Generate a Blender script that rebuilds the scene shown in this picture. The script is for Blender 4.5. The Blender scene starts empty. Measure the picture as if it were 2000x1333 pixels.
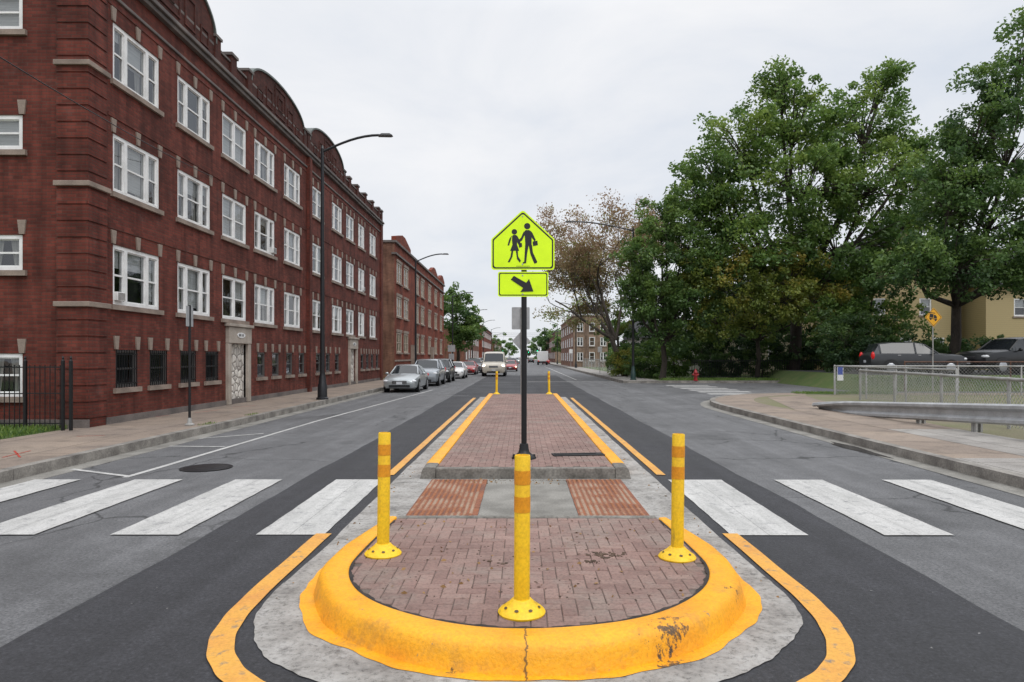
import bpy, math, random, bmesh
import numpy as np
from math import sin, cos, pi, radians, sqrt
from mathutils import Vector, Matrix
random.seed(7); RNG=np.random.default_rng(7)
sc=bpy.context.scene
COL=sc.collection
# ------------------------------------------------------------------ node helpers
def nd(nt,t,props=None,**inp):
    n=nt.nodes.new(t)
    if props:
        for k,v in props.items(): setattr(n,k,v)
    for k,v in inp.items():
        s=n.inputs[int(k[1:])] if (k[0]=='i' and k[1:].isdigit()) else n.inputs[k.replace('_',' ')]
        if isinstance(v,bpy.types.NodeSocket): nt.links.new(v,s)
        else: s.default_value=v
    return n
def c4(c): return (c[0],c[1],c[2],1)
def math_(nt,op,a,b=0.0,clamp=False): 
    n=nd(nt,'ShaderNodeMath',{'operation':op,'use_clamp':clamp},i0=a,i1=b); return n.outputs[0]
def mixc(nt,f,a,b,blend='MIX'):
    n=nd(nt,'ShaderNodeMixRGB',{'blend_type':blend},Fac=f,Color1=a,Color2=b); return n.outputs[0]
def ramp(nt,f,stops,interp='LINEAR'):
    n=nd(nt,'ShaderNodeValToRGB',None,Fac=f); cr=n.color_ramp; cr.interpolation=interp
    while len(cr.elements)<len(stops): cr.elements.new(0.5)
    for e,(p,c) in zip(cr.elements,stops):
        e.position=p; e.color=c4(c) if hasattr(c,'__len__') else (c,c,c,1)
    return n.outputs[0]
def noise(nt,vec,scale,detail=4,rough=.55,dist=0.0):
    return nd(nt,'ShaderNodeTexNoise',None,Vector=vec,Scale=scale,Detail=detail,Roughness=rough,Distortion=dist).outputs['Fac']
def mapping(nt,vec,scale=(1,1,1),loc=(0,0,0),rot=(0,0,0)):
    return nd(nt,'ShaderNodeMapping',None,Vector=vec,Scale=scale,Location=loc,Rotation=rot).outputs[0]
def newmat(name):
    m=bpy.data.materials.new(name); m.use_nodes=True; nt=m.node_tree
    return m,nt,nt.nodes['Principled BSDF'],nd(nt,'ShaderNodeTexCoord')
def setb(nt,b,col=None,rough=None,height=None,bump=.3,dist=.01,metal=None):
    if col is not None:
        if isinstance(col,bpy.types.NodeSocket): nt.links.new(col,b.inputs['Base Color'])
        else: b.inputs['Base Color'].default_value=c4(col)
    if rough is not None:
        if isinstance(rough,bpy.types.NodeSocket): nt.links.new(rough,b.inputs['Roughness'])
        else: b.inputs['Roughness'].default_value=rough
    if metal is not None: b.inputs['Metallic'].default_value=metal
    if height is not None:
        bp=nd(nt,'ShaderNodeBump',None,Strength=bump,Distance=dist,Height=height)
        nt.links.new(bp.outputs[0],b.inputs['Normal'])
def surf(name,c1,c2,scale=3,rough=.8,bump=.2,fine=80,famt=.3,stretch=(1,1,1),metal=0,lo=.35,hi=.65,coord='Object',dist=.005):
    m,nt,b,tc=newmat(name); v=mapping(nt,tc.outputs[coord],stretch)
    f=ramp(nt,noise(nt,v,scale,6),[(lo,0.0),(hi,1.0)])
    c=mixc(nt,f,c4(c1),c4(c2)); fn=noise(nt,v,fine,2)
    g=ramp(nt,fn,[(.25,1-famt),(.75,1+0.0)])
    c=mixc(nt,1.0,c,g,'MULTIPLY')
    setb(nt,b,c,rough,fn,bump,dist,metal); return m
def plain(name,c,rough=.5,metal=0,emit=0):
    m,nt,b,tc=newmat(name)
    f=noise(nt,tc.outputs['Object'],6,4)
    g=ramp(nt,f,[(.3,.86),(.7,1.0)])
    col=mixc(nt,1.0,c4(c),g,'MULTIPLY')
    setb(nt,b,col,rough,None,metal=metal)
    if emit:
        b.inputs['Emission Color'].default_value=c4(c); b.inputs['Emission Strength'].default_value=emit
    return m
# ------------------------------------------------------------------ materials
def asphalt(name,base,speck,crack=True,contrast=.25):
    m,nt,b,tc=newmat(name); o=tc.outputs['Object']
    big=noise(nt,o,.45,5); st=noise(nt,mapping(nt,o,(1.6,.06,1)),1.8,6,.65)
    mid=noise(nt,o,4,8,.7); fine=noise(nt,o,42,6,.85)
    k=math_(nt,'ADD',math_(nt,'MULTIPLY',big,.6),math_(nt,'MULTIPLY',st,.6))
    k=math_(nt,'ADD',k,math_(nt,'MULTIPLY',mid,.5))
    c=ramp(nt,k,[(.62,[x*(1-contrast) for x in base]),(.85,base),(1.0,[x*(1+contrast) for x in base])])
    sp=ramp(nt,fine,[(.36,.32),(.47,.86),(.56,1.14),(.66,speck)])
    c=mixc(nt,1.0,c,sp,'MULTIPLY')
    fl=ramp(nt,noise(nt,mapping(nt,o,(1,1,1),(11,4,2)),15,3,.6),[(.725,0.0),(.75,.7)])
    c=mixc(nt,fl,c,(.30,.29,.28,1))
    if crack:
        w=nd(nt,'ShaderNodeVectorMath',{'operation':'ADD'},i0=o,i1=nd(nt,'ShaderNodeTexNoise',None,Vector=o,Scale=1.2,Detail=6.0).outputs['Color']).outputs[0]
        vo=nd(nt,'ShaderNodeTexVoronoi',{'feature':'DISTANCE_TO_EDGE'},Vector=w,Scale=.33).outputs['Distance']
        cr=ramp(nt,vo,[(0.0,.30),(.005,.45),(.009,1.0)])
        gate=ramp(nt,noise(nt,o,.3,2),[(.44,0.0),(.52,.95)])
        c=mixc(nt,gate,c,mixc(nt,1.0,c,cr,'MULTIPLY'))
        stn=ramp(nt,noise(nt,mapping(nt,o,(1,.6,1),(9,3,0)),.9,5),[(.54,1.0),(.70,.66)])
        c=mixc(nt,1.0,c,stn,'MULTIPLY')
    r=ramp(nt,big,[(.3,.62),(.7,.85)])
    setb(nt,b,c,r,fine,.7,.010); return m
M={}
M['road']=asphalt('worn_asphalt',(.116,.116,.119),1.75,True,.32)
M['road_dark']=asphalt('new_asphalt',(.029,.029,.033),2.2,False,.38)
M['concrete']=surf('concrete',(.32,.305,.275),(.19,.18,.16),2.2,.85,.4,50,.4)
def dirtyconc():
    m,nt,b,tc=newmat('dirty_concrete'); o=tc.outputs['Object']
    c=ramp(nt,noise(nt,o,2.0,9,.72),[(.32,(.17,.16,.15)),(.47,(.30,.285,.265)),(.65,(.42,.405,.385))])
    sp=ramp(nt,noise(nt,o,28,6,.8),[(.36,.42),(.46,.92),(.6,1.06)])
    blk=ramp(nt,noise(nt,mapping(nt,o,(1,1,1),(4,7,0)),3.4,9,.75),[(.56,1.0),(.66,.40)])
    c=mixc(nt,1.0,mixc(nt,1.0,c,sp,'MULTIPLY'),blk,'MULTIPLY')
    setb(nt,b,c,.9,noise(nt,o,35,6,.8),.7,.010); return m
M['concrete_dirty']=dirtyconc()
M['kerb']=surf('kerb_concrete',(.36,.335,.30),(.17,.155,.14),2.8,.85,.4,45,.45)
M['kerb_dirty']=surf('stained_kerb_concrete',(.30,.28,.25),(.13,.12,.105),3.4,.88,.5,35,.5)
def sidewalk(name,a,b_,joint=1.5):
    m,nt,b,tc=newmat(name); o=tc.outputs['Object']
    f=ramp(nt,noise(nt,o,.7,6),[(.35,0.0),(.65,1.0)])
    c=mixc(nt,f,c4(a),c4(b_)); 
    br=nd(nt,'ShaderNodeTexBrick',{'offset':0.0},Vector=o,Color1=(1,1,1,1),Color2=(.84,.83,.83,1),Mortar=(.4,.38,.35,1),Scale=1.0,Mortar_Size=.012,Brick_Width=joint,Row_Height=joint)
    c=mixc(nt,1.0,c,br.outputs['Color'],'MULTIPLY')
    st=ramp(nt,noise(nt,mapping(nt,o,(1,1,1),(2,8,1)),1.7,7,.7),[(.5,1.0),(.68,.62)])
    c=mixc(nt,1.0,c,st,'MULTIPLY')
    fn=noise(nt,o,40,5,.8); c=mixc(nt,1.0,c,ramp(nt,fn,[(.35,.68),(.6,1.06)]),'MULTIPLY')
    setb(nt,b,c,.85,fn,.4,.006); return m
M['walk']=sidewalk('sidewalk_concrete',(.33,.262,.205),(.255,.205,.168))
M['walk_grey']=sidewalk('sidewalk_grey',(.37,.35,.325),(.28,.26,.235),1.6)
def brickmat(name,c1,c2,mort,bw=.2,bh=.068,eff_=.12):
    m,nt,b,tc=newmat(name); u=tc.outputs['UV']
    br=nd(nt,'ShaderNodeTexBrick',{'offset':.5},Vector=u,Color1=c4(c1),Color2=c4(c2),Mortar=c4(mort),Scale=1.0,Mortar_Size=.007,Mortar_Smooth=.2,Bias=-.2,Brick_Width=bw,Row_Height=bh)
    lg=ramp(nt,noise(nt,mapping(nt,u,(1,1.6,1)),.6,6,.6),[(.3,.58),(.7,1.2)])
    st=ramp(nt,noise(nt,mapping(nt,u,(2.5,.25,1)),1.5,5),[(.33,.62),(.6,1.1)])
    c=mixc(nt,1.0,mixc(nt,1.0,br.outputs['Color'],lg,'MULTIPLY'),st,'MULTIPLY')
    eff=ramp(nt,noise(nt,mapping(nt,u,(1,1,1),(5,2,0)),2.2,6),[(.60,0.0),(.8,eff_)])
    c=mixc(nt,eff,c,(.30,.24,.22,1))
    setb(nt,b,c,.85,math_(nt,'SUBTRACT',1.0,br.outputs['Fac']),.5,.008)
    b.inputs['Specular IOR Level'].default_value=.25; return m
M['brick']=brickmat('dark_red_brick',(.170,.041,.029),(.092,.024,.018),(.095,.050,.038))
M['brick_dark']=brickmat('parapet_brick',(.10,.028,.021),(.055,.017,.014),(.05,.033,.026))
M['brick2']=brickmat('orange_red_brick',(.26,.056,.030),(.17,.037,.021),(.13,.06,.04),eff_=.05)
M['brick_tan']=brickmat('tan_brick',(.34,.24,.17),(.27,.18,.125),(.3,.24,.2))
M['brick_side']=brickmat('common_brick',(.27,.13,.085),(.19,.09,.06),(.2,.14,.11))
M['brick_brown']=brickmat('brown_brick',(.22,.09,.06),(.17,.07,.045),(.16,.11,.09))
M['stone']=surf('limestone_trim',(.36,.285,.235),(.21,.165,.135),2.0,.8,.3,40,.3)
M['stone_light']=surf('light_limestone',(.50,.44,.38),(.34,.29,.245),2.0,.8,.3,40,.3)
M['cornice']=surf('weathered_cornice',(.20,.17,.155),(.11,.095,.09),1.4,.8,.3,30,.3)
M['copper']=surf('copper_coping',(.15,.18,.165),(.10,.11,.10),1.5,.6,.2,20,.3)
M['white_frame']=surf('white_window_paint',(.84,.84,.83),(.70,.70,.69),3,.45,.05,20,.08)
M['dark_frame']=plain('dark_window_frame',(.09,.085,.082),.5)
M['tan_frame']=surf('tan_window_paint',(.50,.42,.34),(.42,.35,.27),3,.5,.05,20,.1)
M['dark']=plain('dark_interior',(.014,.015,.018),.9)
M['blind']=surf('window_blind',(.74,.75,.74),(.56,.57,.57),1.2,.8,.3,30,.25,(1,1,30))
M['curtain']=surf('window_curtain',(.64,.62,.58),(.38,.37,.35),2.2,.85,.5,9,.4,(1,22,1))
M['iron']=plain('black_iron',(.012,.012,.014),.45,.3)
M['pole']=plain('dark_pole_paint',(.014,.015,.018),.4,.2)
M['pole_green']=plain('green_pole_paint',(.012,.04,.036),.45)
M['galv']=surf('galvanised_steel',(.46,.47,.48),(.33,.335,.34),3,.5,.15,30,.2,metal=.15)
M['galv_dull']=surf('weathered_galvanised_steel',(.46,.46,.45),(.30,.29,.27),2.2,.55,.15,30,.3,metal=.2)
M['wire']=plain('galvanised_wire',(.36,.36,.35),.5,.2)
M['rustrail']=surf('rusty_rail',(.16,.08,.05),(.09,.05,.035),5,.8,.2,30,.3)
def glassmat():
    m=bpy.data.materials.new('window_glass'); m.use_nodes=True; nt=m.node_tree; nt.nodes.clear()
    tc=nd(nt,'ShaderNodeTexCoord')
    lw=nd(nt,'ShaderNodeLayerWeight',None,Blend=.35).outputs['Fresnel']
    f=math_(nt,'ADD',math_(nt,'MULTIPLY',lw,.7),.08,True)
    bp=nd(nt,'ShaderNodeBump',None,Strength=.14,Distance=.03,Height=noise(nt,tc.outputs['Object'],1.5,2))
    t=nd(nt,'ShaderNodeBsdfTransparent',None,Color=(.86,.88,.88,1)); g=nd(nt,'ShaderNodeBsdfGlossy',None,Color=(.9,.92,.95,1),Roughness=.03,Normal=bp.outputs[0])
    x=nd(nt,'ShaderNodeMixShader',None,i0=f,i1=t.outputs[0],i2=g.outputs[0])
    o=nd(nt,'ShaderNodeOutputMaterial',None,Surface=x.outputs[0]); return m
M['glass']=glassmat()
M['cglass']=plain('tinted_car_glass',(.02,.024,.028),.06)
M['rubber']=plain('tyre_rubber',(.015,.015,.016),.85)
M['rim']=plain('alloy_rim',(.45,.46,.48),.35,.7)
M['plastic_black']=plain('black_plastic',(.015,.015,.017),.5)
M['bolt']=plain('rusty_bolt',(.10,.06,.02),.6)
M['chrome']=plain('chrome_trim',(.6,.6,.62),.2,.9)
M['lens']=plain('headlight_lens',(.75,.76,.78),.15)
M['lens_on']=plain('lit_headlight',(1.0,.86,.6),.2,0,3.5)
M['taillight']=plain('tail_light_red',(.5,.01,.01),.25,0,.3)
M['plate']=plain('licence_plate',(.6,.62,.65),.5)
def carpaint(n,c,metal=.3,coat=.5):
    m=plain(n,c,.28,metal); m.node_tree.nodes['Principled BSDF'].inputs['Coat Weight'].default_value=coat; return m
M['p_silver']=carpaint('silver_paint',(.42,.45,.46),.5); M['p_white']=carpaint('white_car_paint',(.75,.75,.74),0)
M['p_cream']=carpaint('cream_van_paint',(.60,.55,.46),0)
M['p_red']=carpaint('red_car_paint',(.35,.02,.02),.1); M['p_dark']=carpaint('dark_car_paint',(.010,.011,.013),.0,.1)
M['p_grey']=carpaint('grey_car_paint',(.12,.12,.125),.4); M['p_blue']=carpaint('steel_car_paint',(.34,.37,.40),.5); M['p_char']=carpaint('charcoal_car_paint',(.045,.047,.052),.1,.15)
def yellowpaint(name,base,under,lo,hi,scale=5,streak=None,bump=.35,scuff=(),crackx=None):
    m,nt,b,tc=newmat(name); o=tc.outputs['Object']
    v=mapping(nt,o,streak) if streak else o
    n1=noise(nt,v,scale,8,.7); f=ramp(nt,n1,[(lo,0.0),(hi,1.0)])
    var=ramp(nt,noise(nt,o,2.0,7,.65),[(.3,[base[0]*.84,base[1]*.72,base[2]]),(.5,[base[0]*.96,base[1]*.92,base[2]]),(.7,base)])
    c=mixc(nt,f,var,c4(under)); fn=noise(nt,o,50,5,.7)
    c=mixc(nt,1.0,c,ramp(nt,fn,[(.3,.74),(.6,1.0)]),'MULTIPLY')
    nz=noise(nt,mapping(nt,o,(1,1,.5)),22,8,.8)
    for (x,y,z,r,st) in scuff:
        dv=nd(nt,'ShaderNodeVectorMath',{'operation':'DISTANCE'},i0=mapping(nt,o,(1,st,1)),i1=(x,y*st,z)).outputs['Value']
        k=math_(nt,'ADD',nz,math_(nt,'MULTIPLY',math_(nt,'DIVIDE',dv,r),-.16))
        kk=ramp(nt,k,[(.42,0.0),(.47,.9)]); c=mixc(nt,kk,c,(.03,.028,.026,1))
    if crackx is not None:
        sx_=nd(nt,'ShaderNodeSeparateXYZ',None,Vector=o)
        dx=math_(nt,'ABSOLUTE',math_(nt,'SUBTRACT',math_(nt,'ADD',sx_.outputs['X'],math_(nt,'MULTIPLY',noise(nt,o,25,3),.06)),crackx+.03))
        kk=ramp(nt,dx,[(.003,.85),(.007,0.0)]); c=mixc(nt,kk,c,(.04,.03,.02,1))
        drt=ramp(nt,noise(nt,mapping(nt,o,(1,1,1),(7,1,3)),3.2,9,.75),[(.54,0.0),(.70,.6)])
        c=mixc(nt,drt,c,(.32,.17,.05,1))
        chp=ramp(nt,noise(nt,mapping(nt,o,(1,1,1),(2,5,3)),11,7,.75),[(.66,0.0),(.69,.85)])
        c=mixc(nt,chp,c,(.22,.18,.13,1))
    h=math_(nt,'ADD',math_(nt,'MULTIPLY',noise(nt,o,14,6,.7),1.0),math_(nt,'MULTIPLY',fn,.35))
    setb(nt,b,c,.5,h,bump,.02); return m
M['ykerb']=yellowpaint('yellow_kerb_paint',(.95,.44,.006),(.30,.19,.06),.70,.73,4.5,None,.45,((.82,3.74,.13,.15,1),(.78,3.58,.05,.14,1),(1.33,4.35,.10,.10,1),(-.35,3.5,.02,.06,1)),.02)
M['yline']=yellowpaint('yellow_line_paint',(.76,.39,.06),(.2,.18,.15),.56,.67,9)
M['ypost']=yellowpaint('yellow_post_plastic',(.92,.60,.01),(.34,.22,.04),.59,.71,9,(2,2,.35),.05)
M['oband']=yellowpaint('orange_reflective_band',(.82,.36,.01),(.4,.18,.02),.64,.76,9,None,.03)
def whitepaint():
    m,nt,b,tc=newmat('worn_white_road_paint'); o=tc.outputs['Object']
    f=ramp(nt,noise(nt,o,7,9,.78),[(.54,0.0),(.65,1.0)])
    v=ramp(nt,noise(nt,mapping(nt,o,(3,.4,1)),2.0,6,.65),[(.3,(.37,.365,.35)),(.7,(.57,.56,.54))])
    fn=noise(nt,o,60,5,.75)
    v=mixc(nt,1.0,v,ramp(nt,fn,[(.35,.60),(.50,1.0)]),'MULTIPLY')
    c=mixc(nt,f,v,(.22,.22,.22,1)); setb(nt,b,c,.75,fn,.3,.004); return m
M['wpaint']=whitepaint()
def paver():
    m,nt,b,tc=newmat('clay_pavers'); o=tc.outputs['Object']
    at=nd(nt,'ShaderNodeAttribute',{'attribute_name':'tone'}).outputs['Fac']
    c=ramp(nt,at,[(0.0,(.205,.124,.105)),(.5,(.240,.150,.127)),(1.0,(.272,.178,.150))])
    d=ramp(nt,noise(nt,o,1.1,7),[(.35,.80),(.65,1.10)])
    c=mixc(nt,1.0,c,d,'MULTIPLY')
    dirt=ramp(nt,noise(nt,mapping(nt,o,(1,1,1),(3,1,0)),1.9,8,.7),[(.50,0.0),(.66,.6)])
    c=mixc(nt,dirt,c,(.24,.20,.17,1)); fn=noise(nt,o,45,6,.8)
    c=mixc(nt,1.0,c,ramp(nt,fn,[(.36,.64),(.5,1.0),(.64,1.14)]),'MULTIPLY')
    setb(nt,b,c,.8,fn,.5,.006); return m
M['paver']=paver()
M['joint']=surf('joint_sand',(.12,.092,.078),(.17,.135,.115),6,.95,.4,80,.3)
M['joint_dark']=surf('bitumen_joint',(.02,.018,.018),(.045,.035,.03),9,.9,.4,60,.3)
M['tactile']=surf('rusty_cast_iron',(.38,.13,.055),(.19,.085,.06),2.2,.85,.4,40,.5)
M['tactile_dome']=surf('worn_tactile',(.42,.30,.22),(.36,.145,.07),2.2,.85,.3,60,.35,lo=.42,hi=.56)
M['signyellow']=plain('fluorescent_yellow_green',(.60,.86,.004),.45,0,.22)  # fluorescent sheet; slight emission added so the upright face reads less dim
M['signblack']=plain('sign_black',(.012,.013,.016),.5)
M['signback']=surf('sign_back_aluminium',(.40,.41,.42),(.30,.31,.32),3,.5,.05,20,.1,metal=.1)
M['signamber']=plain('amber_sign_sheet',(.70,.34,.01),.45,0,.06)
M['signblue']=plain('blue_sign_sheet',(.02,.06,.35),.5); M['signwhite']=plain('white_sign_sheet',(.75,.75,.75),.5)
M['signred']=plain('red_paint',(.45,.06,.04),.5); M['hydrant']=plain('hydrant_red',(.32,.015,.02),.45)
M['green_lamp']=plain('green_signal_lens',(.02,.9,.45),.3,0,2.5)
M['lamphead']=plain('lamp_head_grey',(.10,.105,.11),.5)
M['grass']=surf('grass',(.08,.14,.03),(.13,.16,.05),1.5,.95,.8,50,.55)
M['grass_dry']=surf('dry_grass_ground',(.20,.20,.10),(.24,.21,.14),.8,.95,.8,40,.5)
M['dirt']=surf('bare_dirt',(.22,.16,.11),(.30,.23,.17),1.2,.95,.5,50,.4)
M['bark']=surf('bark',(.085,.068,.054),(.045,.037,.03),3,.95,.8,25,.5,(1,1,.25))
M['bark_pale']=surf('pale_bark',(.17,.14,.115),(.10,.085,.07),3,.95,.8,25,.5,(1,1,.25))
M['roof']=surf('dark_shingles',(.07,.07,.075),(.045,.045,.05),3,.9,.4,30,.4)
def flag():
    m,nt,b,tc=newmat('white_flagstone'); u=tc.outputs['UV']
    vo=nd(nt,'ShaderNodeTexVoronoi',{'feature':'DISTANCE_TO_EDGE'},Vector=u,Scale=4.5).outputs['Distance']
    vc=nd(nt,'ShaderNodeTexVoronoi',None,Vector=u,Scale=4.5).outputs['Color']
    c=mixc(nt,ramp(nt,vc,[(.2,0.0),(.8,1.0)]),(.68,.64,.58,1),(.46,.42,.38,1))
    c=mixc(nt,ramp(nt,vo,[(.01,0.0),(.06,1.0)]),(.14,.125,.115,1),c)
    setb(nt,b,c,.85,ramp(nt,vo,[(0.0,0.0),(.2,1.0)]),1.0,.03); return m
M['flagstone']=flag()
def siding(name,c):
    m,nt,b,tc=newmat(name); u=tc.outputs['UV']
    s=nd(nt,'ShaderNodeSeparateXYZ',None,Vector=u).outputs['Y']
    fr=math_(nt,'FRACT',math_(nt,'MULTIPLY',s,7.0))
    k=ramp(nt,fr,[(0.0,.5),(.12,1.0),(1.0,.92)]); cc=mixc(nt,1.0,c4(c),k,'MULTIPLY')
    setb(nt,b,cc,.7,fr,.5,.01); return m
M['siding_y']=siding('yellow_siding',(.44,.35,.18)); M['siding_w']=siding('white_siding',(.6,.6,.55)); M['siding_b']=siding('cream_siding',(.5,.45,.33))
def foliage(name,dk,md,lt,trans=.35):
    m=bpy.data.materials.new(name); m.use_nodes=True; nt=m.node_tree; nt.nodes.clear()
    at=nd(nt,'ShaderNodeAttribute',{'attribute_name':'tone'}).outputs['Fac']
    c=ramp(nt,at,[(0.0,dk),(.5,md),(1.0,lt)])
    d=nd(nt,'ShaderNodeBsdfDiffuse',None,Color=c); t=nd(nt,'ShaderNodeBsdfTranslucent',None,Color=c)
    g=nd(nt,'ShaderNodeBsdfGlossy',None,Color=(.6,.65,.6,1),Roughness=.45)
    a=nd(nt,'ShaderNodeMixShader',None,i0=trans,i1=d.outputs[0],i2=t.outputs[0])
    x=nd(nt,'ShaderNodeMixShader',None,i0=.045,i1=a.outputs[0],i2=g.outputs[0])
    nd(nt,'ShaderNodeOutputMaterial',None,Surface=x.outputs[0]); return m
M['leaf']=foliage('green_foliage',(.055,.115,.028),(.13,.225,.048),(.25,.34,.07),.45)
M['leaf_mid']=foliage('mid_foliage',(.046,.096,.032),(.098,.178,.045),(.18,.27,.06),.45)
M['leaf_dark']=foliage('dark_foliage',(.030,.066,.028),(.064,.122,.038),(.11,.18,.048),.42)
M['leaf_yel']=foliage('yellowing_foliage',(.11,.17,.035),(.24,.28,.05),(.44,.34,.07),.45)
M['leaf_brown']=foliage('tan_foliage',(.30,.185,.115),(.33,.25,.12),(.22,.29,.085),.42)
M['wet']=plain('wet_asphalt',(.03,.03,.032),.12)
M['soil']=surf('clods',(.15,.10,.07),(.08,.055,.04),9,.95,.5,60,.4)
M['dryleaf']=plain('dry_leaf',(.28,.16,.06),.8)
# ------------------------------------------------------------------ mesh builder
class MB:
    def __init__(s): s.v=[]; s.f=[]; s.m=[]; s.tone=[]
    def poly(s,vs,m=0):
        i=len(s.v); s.v+= [tuple(p) for p in vs]; s.f.append(tuple(range(i,i+len(vs)))); s.m.append(m)
    def box(s,x0,x1,y0,y1,z0,z1,m=0):
        i=len(s.v)
        s.v+=[(x0,y0,z0),(x1,y0,z0),(x1,y1,z0),(x0,y1,z0),(x0,y0,z1),(x1,y0,z1),(x1,y1,z1),(x0,y1,z1)]
        for f in ((0,3,2,1),(4,5,6,7),(0,1,5,4),(1,2,6,5),(2,3,7,6),(3,0,4,7)):
            s.f.append(tuple(i+a for a in f)); s.m.append(m)
    def obox(s,c,ax,ay,az,hx,hy,hz,m=0):
        c=Vector(c);ax=Vector(ax).normalized()*hx;ay=Vector(ay).normalized()*hy;az=Vector(az).normalized()*hz;i=len(s.v)
        for sz in(-1,1):
            for sx,sy in((-1,-1),(1,-1),(1,1),(-1,1)): s.v.append(tuple(c+ax*sx+ay*sy+az*sz))
        for f in((0,3,2,1),(4,5,6,7),(0,1,5,4),(1,2,6,5),(2,3,7,6),(3,0,4,7)): s.f.append(tuple(i+a for a in f)); s.m.append(m)
    def tube(s,pts,rad,n=6,m=0,caps=True):
        pts=[Vector(p) for p in pts]; 
        if not hasattr(rad,'__len__'): rad=[rad]*len(pts)
        rings=[]; up=None
        for k,p in enumerate(pts):
            d=(pts[min(k+1,len(pts)-1)]-pts[max(k-1,0)])
            if d.length<1e-9: d=Vector((0,0,1))
            d.normalize()
            if up is None: up=Vector((1,0,0)) if abs(d.x)<.9 else Vector((0,1,0))
            a=(up-d*up.dot(d)); a=a.normalized() if a.length>1e-6 else Vector((0,1,0)); b=d.cross(a); up=a
            i=len(s.v); rings.append(i)
            for q in range(n):
                t=2*pi*q/n; s.v.append(tuple(p+(a*cos(t)+b*sin(t))*rad[k]))
        for k in range(len(pts)-1):
            A,B=rings[k],rings[k+1]
            for q in range(n):
                r=(q+1)%n; s.f.append((A+q,A+r,B+r,B+q)); s.m.append(m)
        if caps:
            s.f.append(tuple(rings[0]+q for q in reversed(range(n)))); s.m.append(m)
            s.f.append(tuple(rings[-1]+q for q in range(n))); s.m.append(m)
    def lathe(s,prof,n=16,c=(0,0,0),m=0,sc_=(1,1,1)):
        rings=[]
        for r,z in prof:
            rings.append(len(s.v))
            for q in range(n):
                t=2*pi*q/n; s.v.append((c[0]+r*cos(t)*sc_[0],c[1]+r*sin(t)*sc_[1],c[2]+z*sc_[2]))
        for k in range(len(prof)-1):
            A,B=rings[k],rings[k+1]
            for q in range(n):
                r=(q+1)%n; s.f.append((A+q,A+r,B+r,B+q)); s.m.append(m)
        s.f.append(tuple(rings[0]+q for q in reversed(range(n)))); s.m.append(m)
        s.f.append(tuple(rings[-1]+q for q in range(n))); s.m.append(m)
    def ell(s,c,r,n=12,m=0,k=6):
        s.lathe([(max(sin(pi*j/k),.01),-cos(pi*j/k)) for j in range(k+1)],n,c,m,r)
    def prism(s,pts,f0,f1,m=0):
        n=len(pts); i=len(s.v)
        s.v+=[tuple(f0(a,b)) for a,b in pts]+[tuple(f1(a,b)) for a,b in pts]
        s.f.append(tuple(i+k for k in reversed(range(n)))); s.m.append(m)
        s.f.append(tuple(i+n+k for k in range(n))); s.m.append(m)
        for k in range(n):
            r=(k+1)%n; s.f.append((i+k,i+r,i+n+r,i+n+k)); s.m.append(m)
    def mesh(s,name,mats,smooth=None):
        me=bpy.data.meshes.new(name); me.from_pydata(s.v,[],s.f); 
        for x in mats: me.materials.append(M[x] if isinstance(x,str) else x)
        me.polygons.foreach_set('material_index',s.m)
        uv=me.uv_layers.new(name='UVMap'); nl=len(me.loops)
        co=np.empty(len(me.vertices)*3); me.vertices.foreach_get('co',co); co=co.reshape(-1,3)
        nr=np.empty(len(me.polygons)*3); me.polygons.foreach_get('normal',nr); nr=np.abs(nr.reshape(-1,3))
        lt=np.empty(len(me.polygons),dtype=np.int32); me.polygons.foreach_get('loop_total',lt)
        vi=np.empty(nl,dtype=np.int32); me.loops.foreach_get('vertex_index',vi)
        dom=np.repeat(np.argmax(nr,axis=1),lt); P=co[vi]
        U=np.where(dom==0,P[:,1],P[:,0]); V=np.where(dom==2,P[:,1],P[:,2])
        uv.data.foreach_set('uv',np.stack([U,V],1).astype(np.float32).ravel())
        if s.tone:
            a=me.attributes.new('tone','FLOAT','FACE'); a.data.foreach_set('value',np.array(s.tone,dtype=np.float32))
        if smooth:
            me.polygons.foreach_set('use_smooth',[True]*len(me.polygons)); me.set_sharp_from_angle(angle=radians(smooth))
        me.update(); return me
    def obj(s,name,mats,parent=None,smooth=None,**props):
        return mkobj(name,s.mesh(name,mats,smooth),parent,**props)
    def split(s):
        par=list(range(len(s.v)))
        def fd(a):
            while par[a]!=a: par[a]=par[par[a]]; a=par[a]
            return a
        for f in s.f:
            r=fd(f[0])
            for q in f[1:]: par[fd(q)]=r
        groups={}
        for f,m in zip(s.f,s.m): groups.setdefault(fd(f[0]),[]).append((f,m))
        out=[]
        for L in groups.values():
            mb=MB(); mp={}
            for f,m in L:
                nf=[]
                for q in f:
                    if q not in mp: mp[q]=len(mb.v); mb.v.append(s.v[q])
                    nf.append(mp[q])
                mb.f.append(tuple(nf)); mb.m.append(m)
            out.append(mb)
        return out
    def objs(s,name,mats,parent=None,smooth=None,bev=0):
        for mb in s.split():
            o=mb.obj(name,mats,parent,smooth)
            if bev: bevel(o,bev)
def mkobj(name,me,parent=None,loc=None,rot=None,**props):
    o=bpy.data.objects.new(name,me); COL.objects.link(o)
    if parent: o.parent=parent
    if loc is not None: o.location=loc
    if rot is not None: o.rotation_euler=(0,0,rot)
    for k,v in props.items(): o[k]=v
    return o
def thing(name,label,category,loc=(0,0,0),rot=0,group=None,scale=1):
    o=bpy.data.objects.new(name,None); COL.objects.link(o); o.location=loc; o.rotation_euler=(0,0,rot); o.scale=(scale,)*3
    o.empty_display_size=.3
    o['label']=label; o['category']=category
    if group: o['group']=group
    return o
def copy_tree(o,parent=None):
    c=o.copy(); COL.objects.link(c)
    if parent: c.parent=parent
    for ch in list(o.children): copy_tree(ch,c)
    return c
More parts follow.
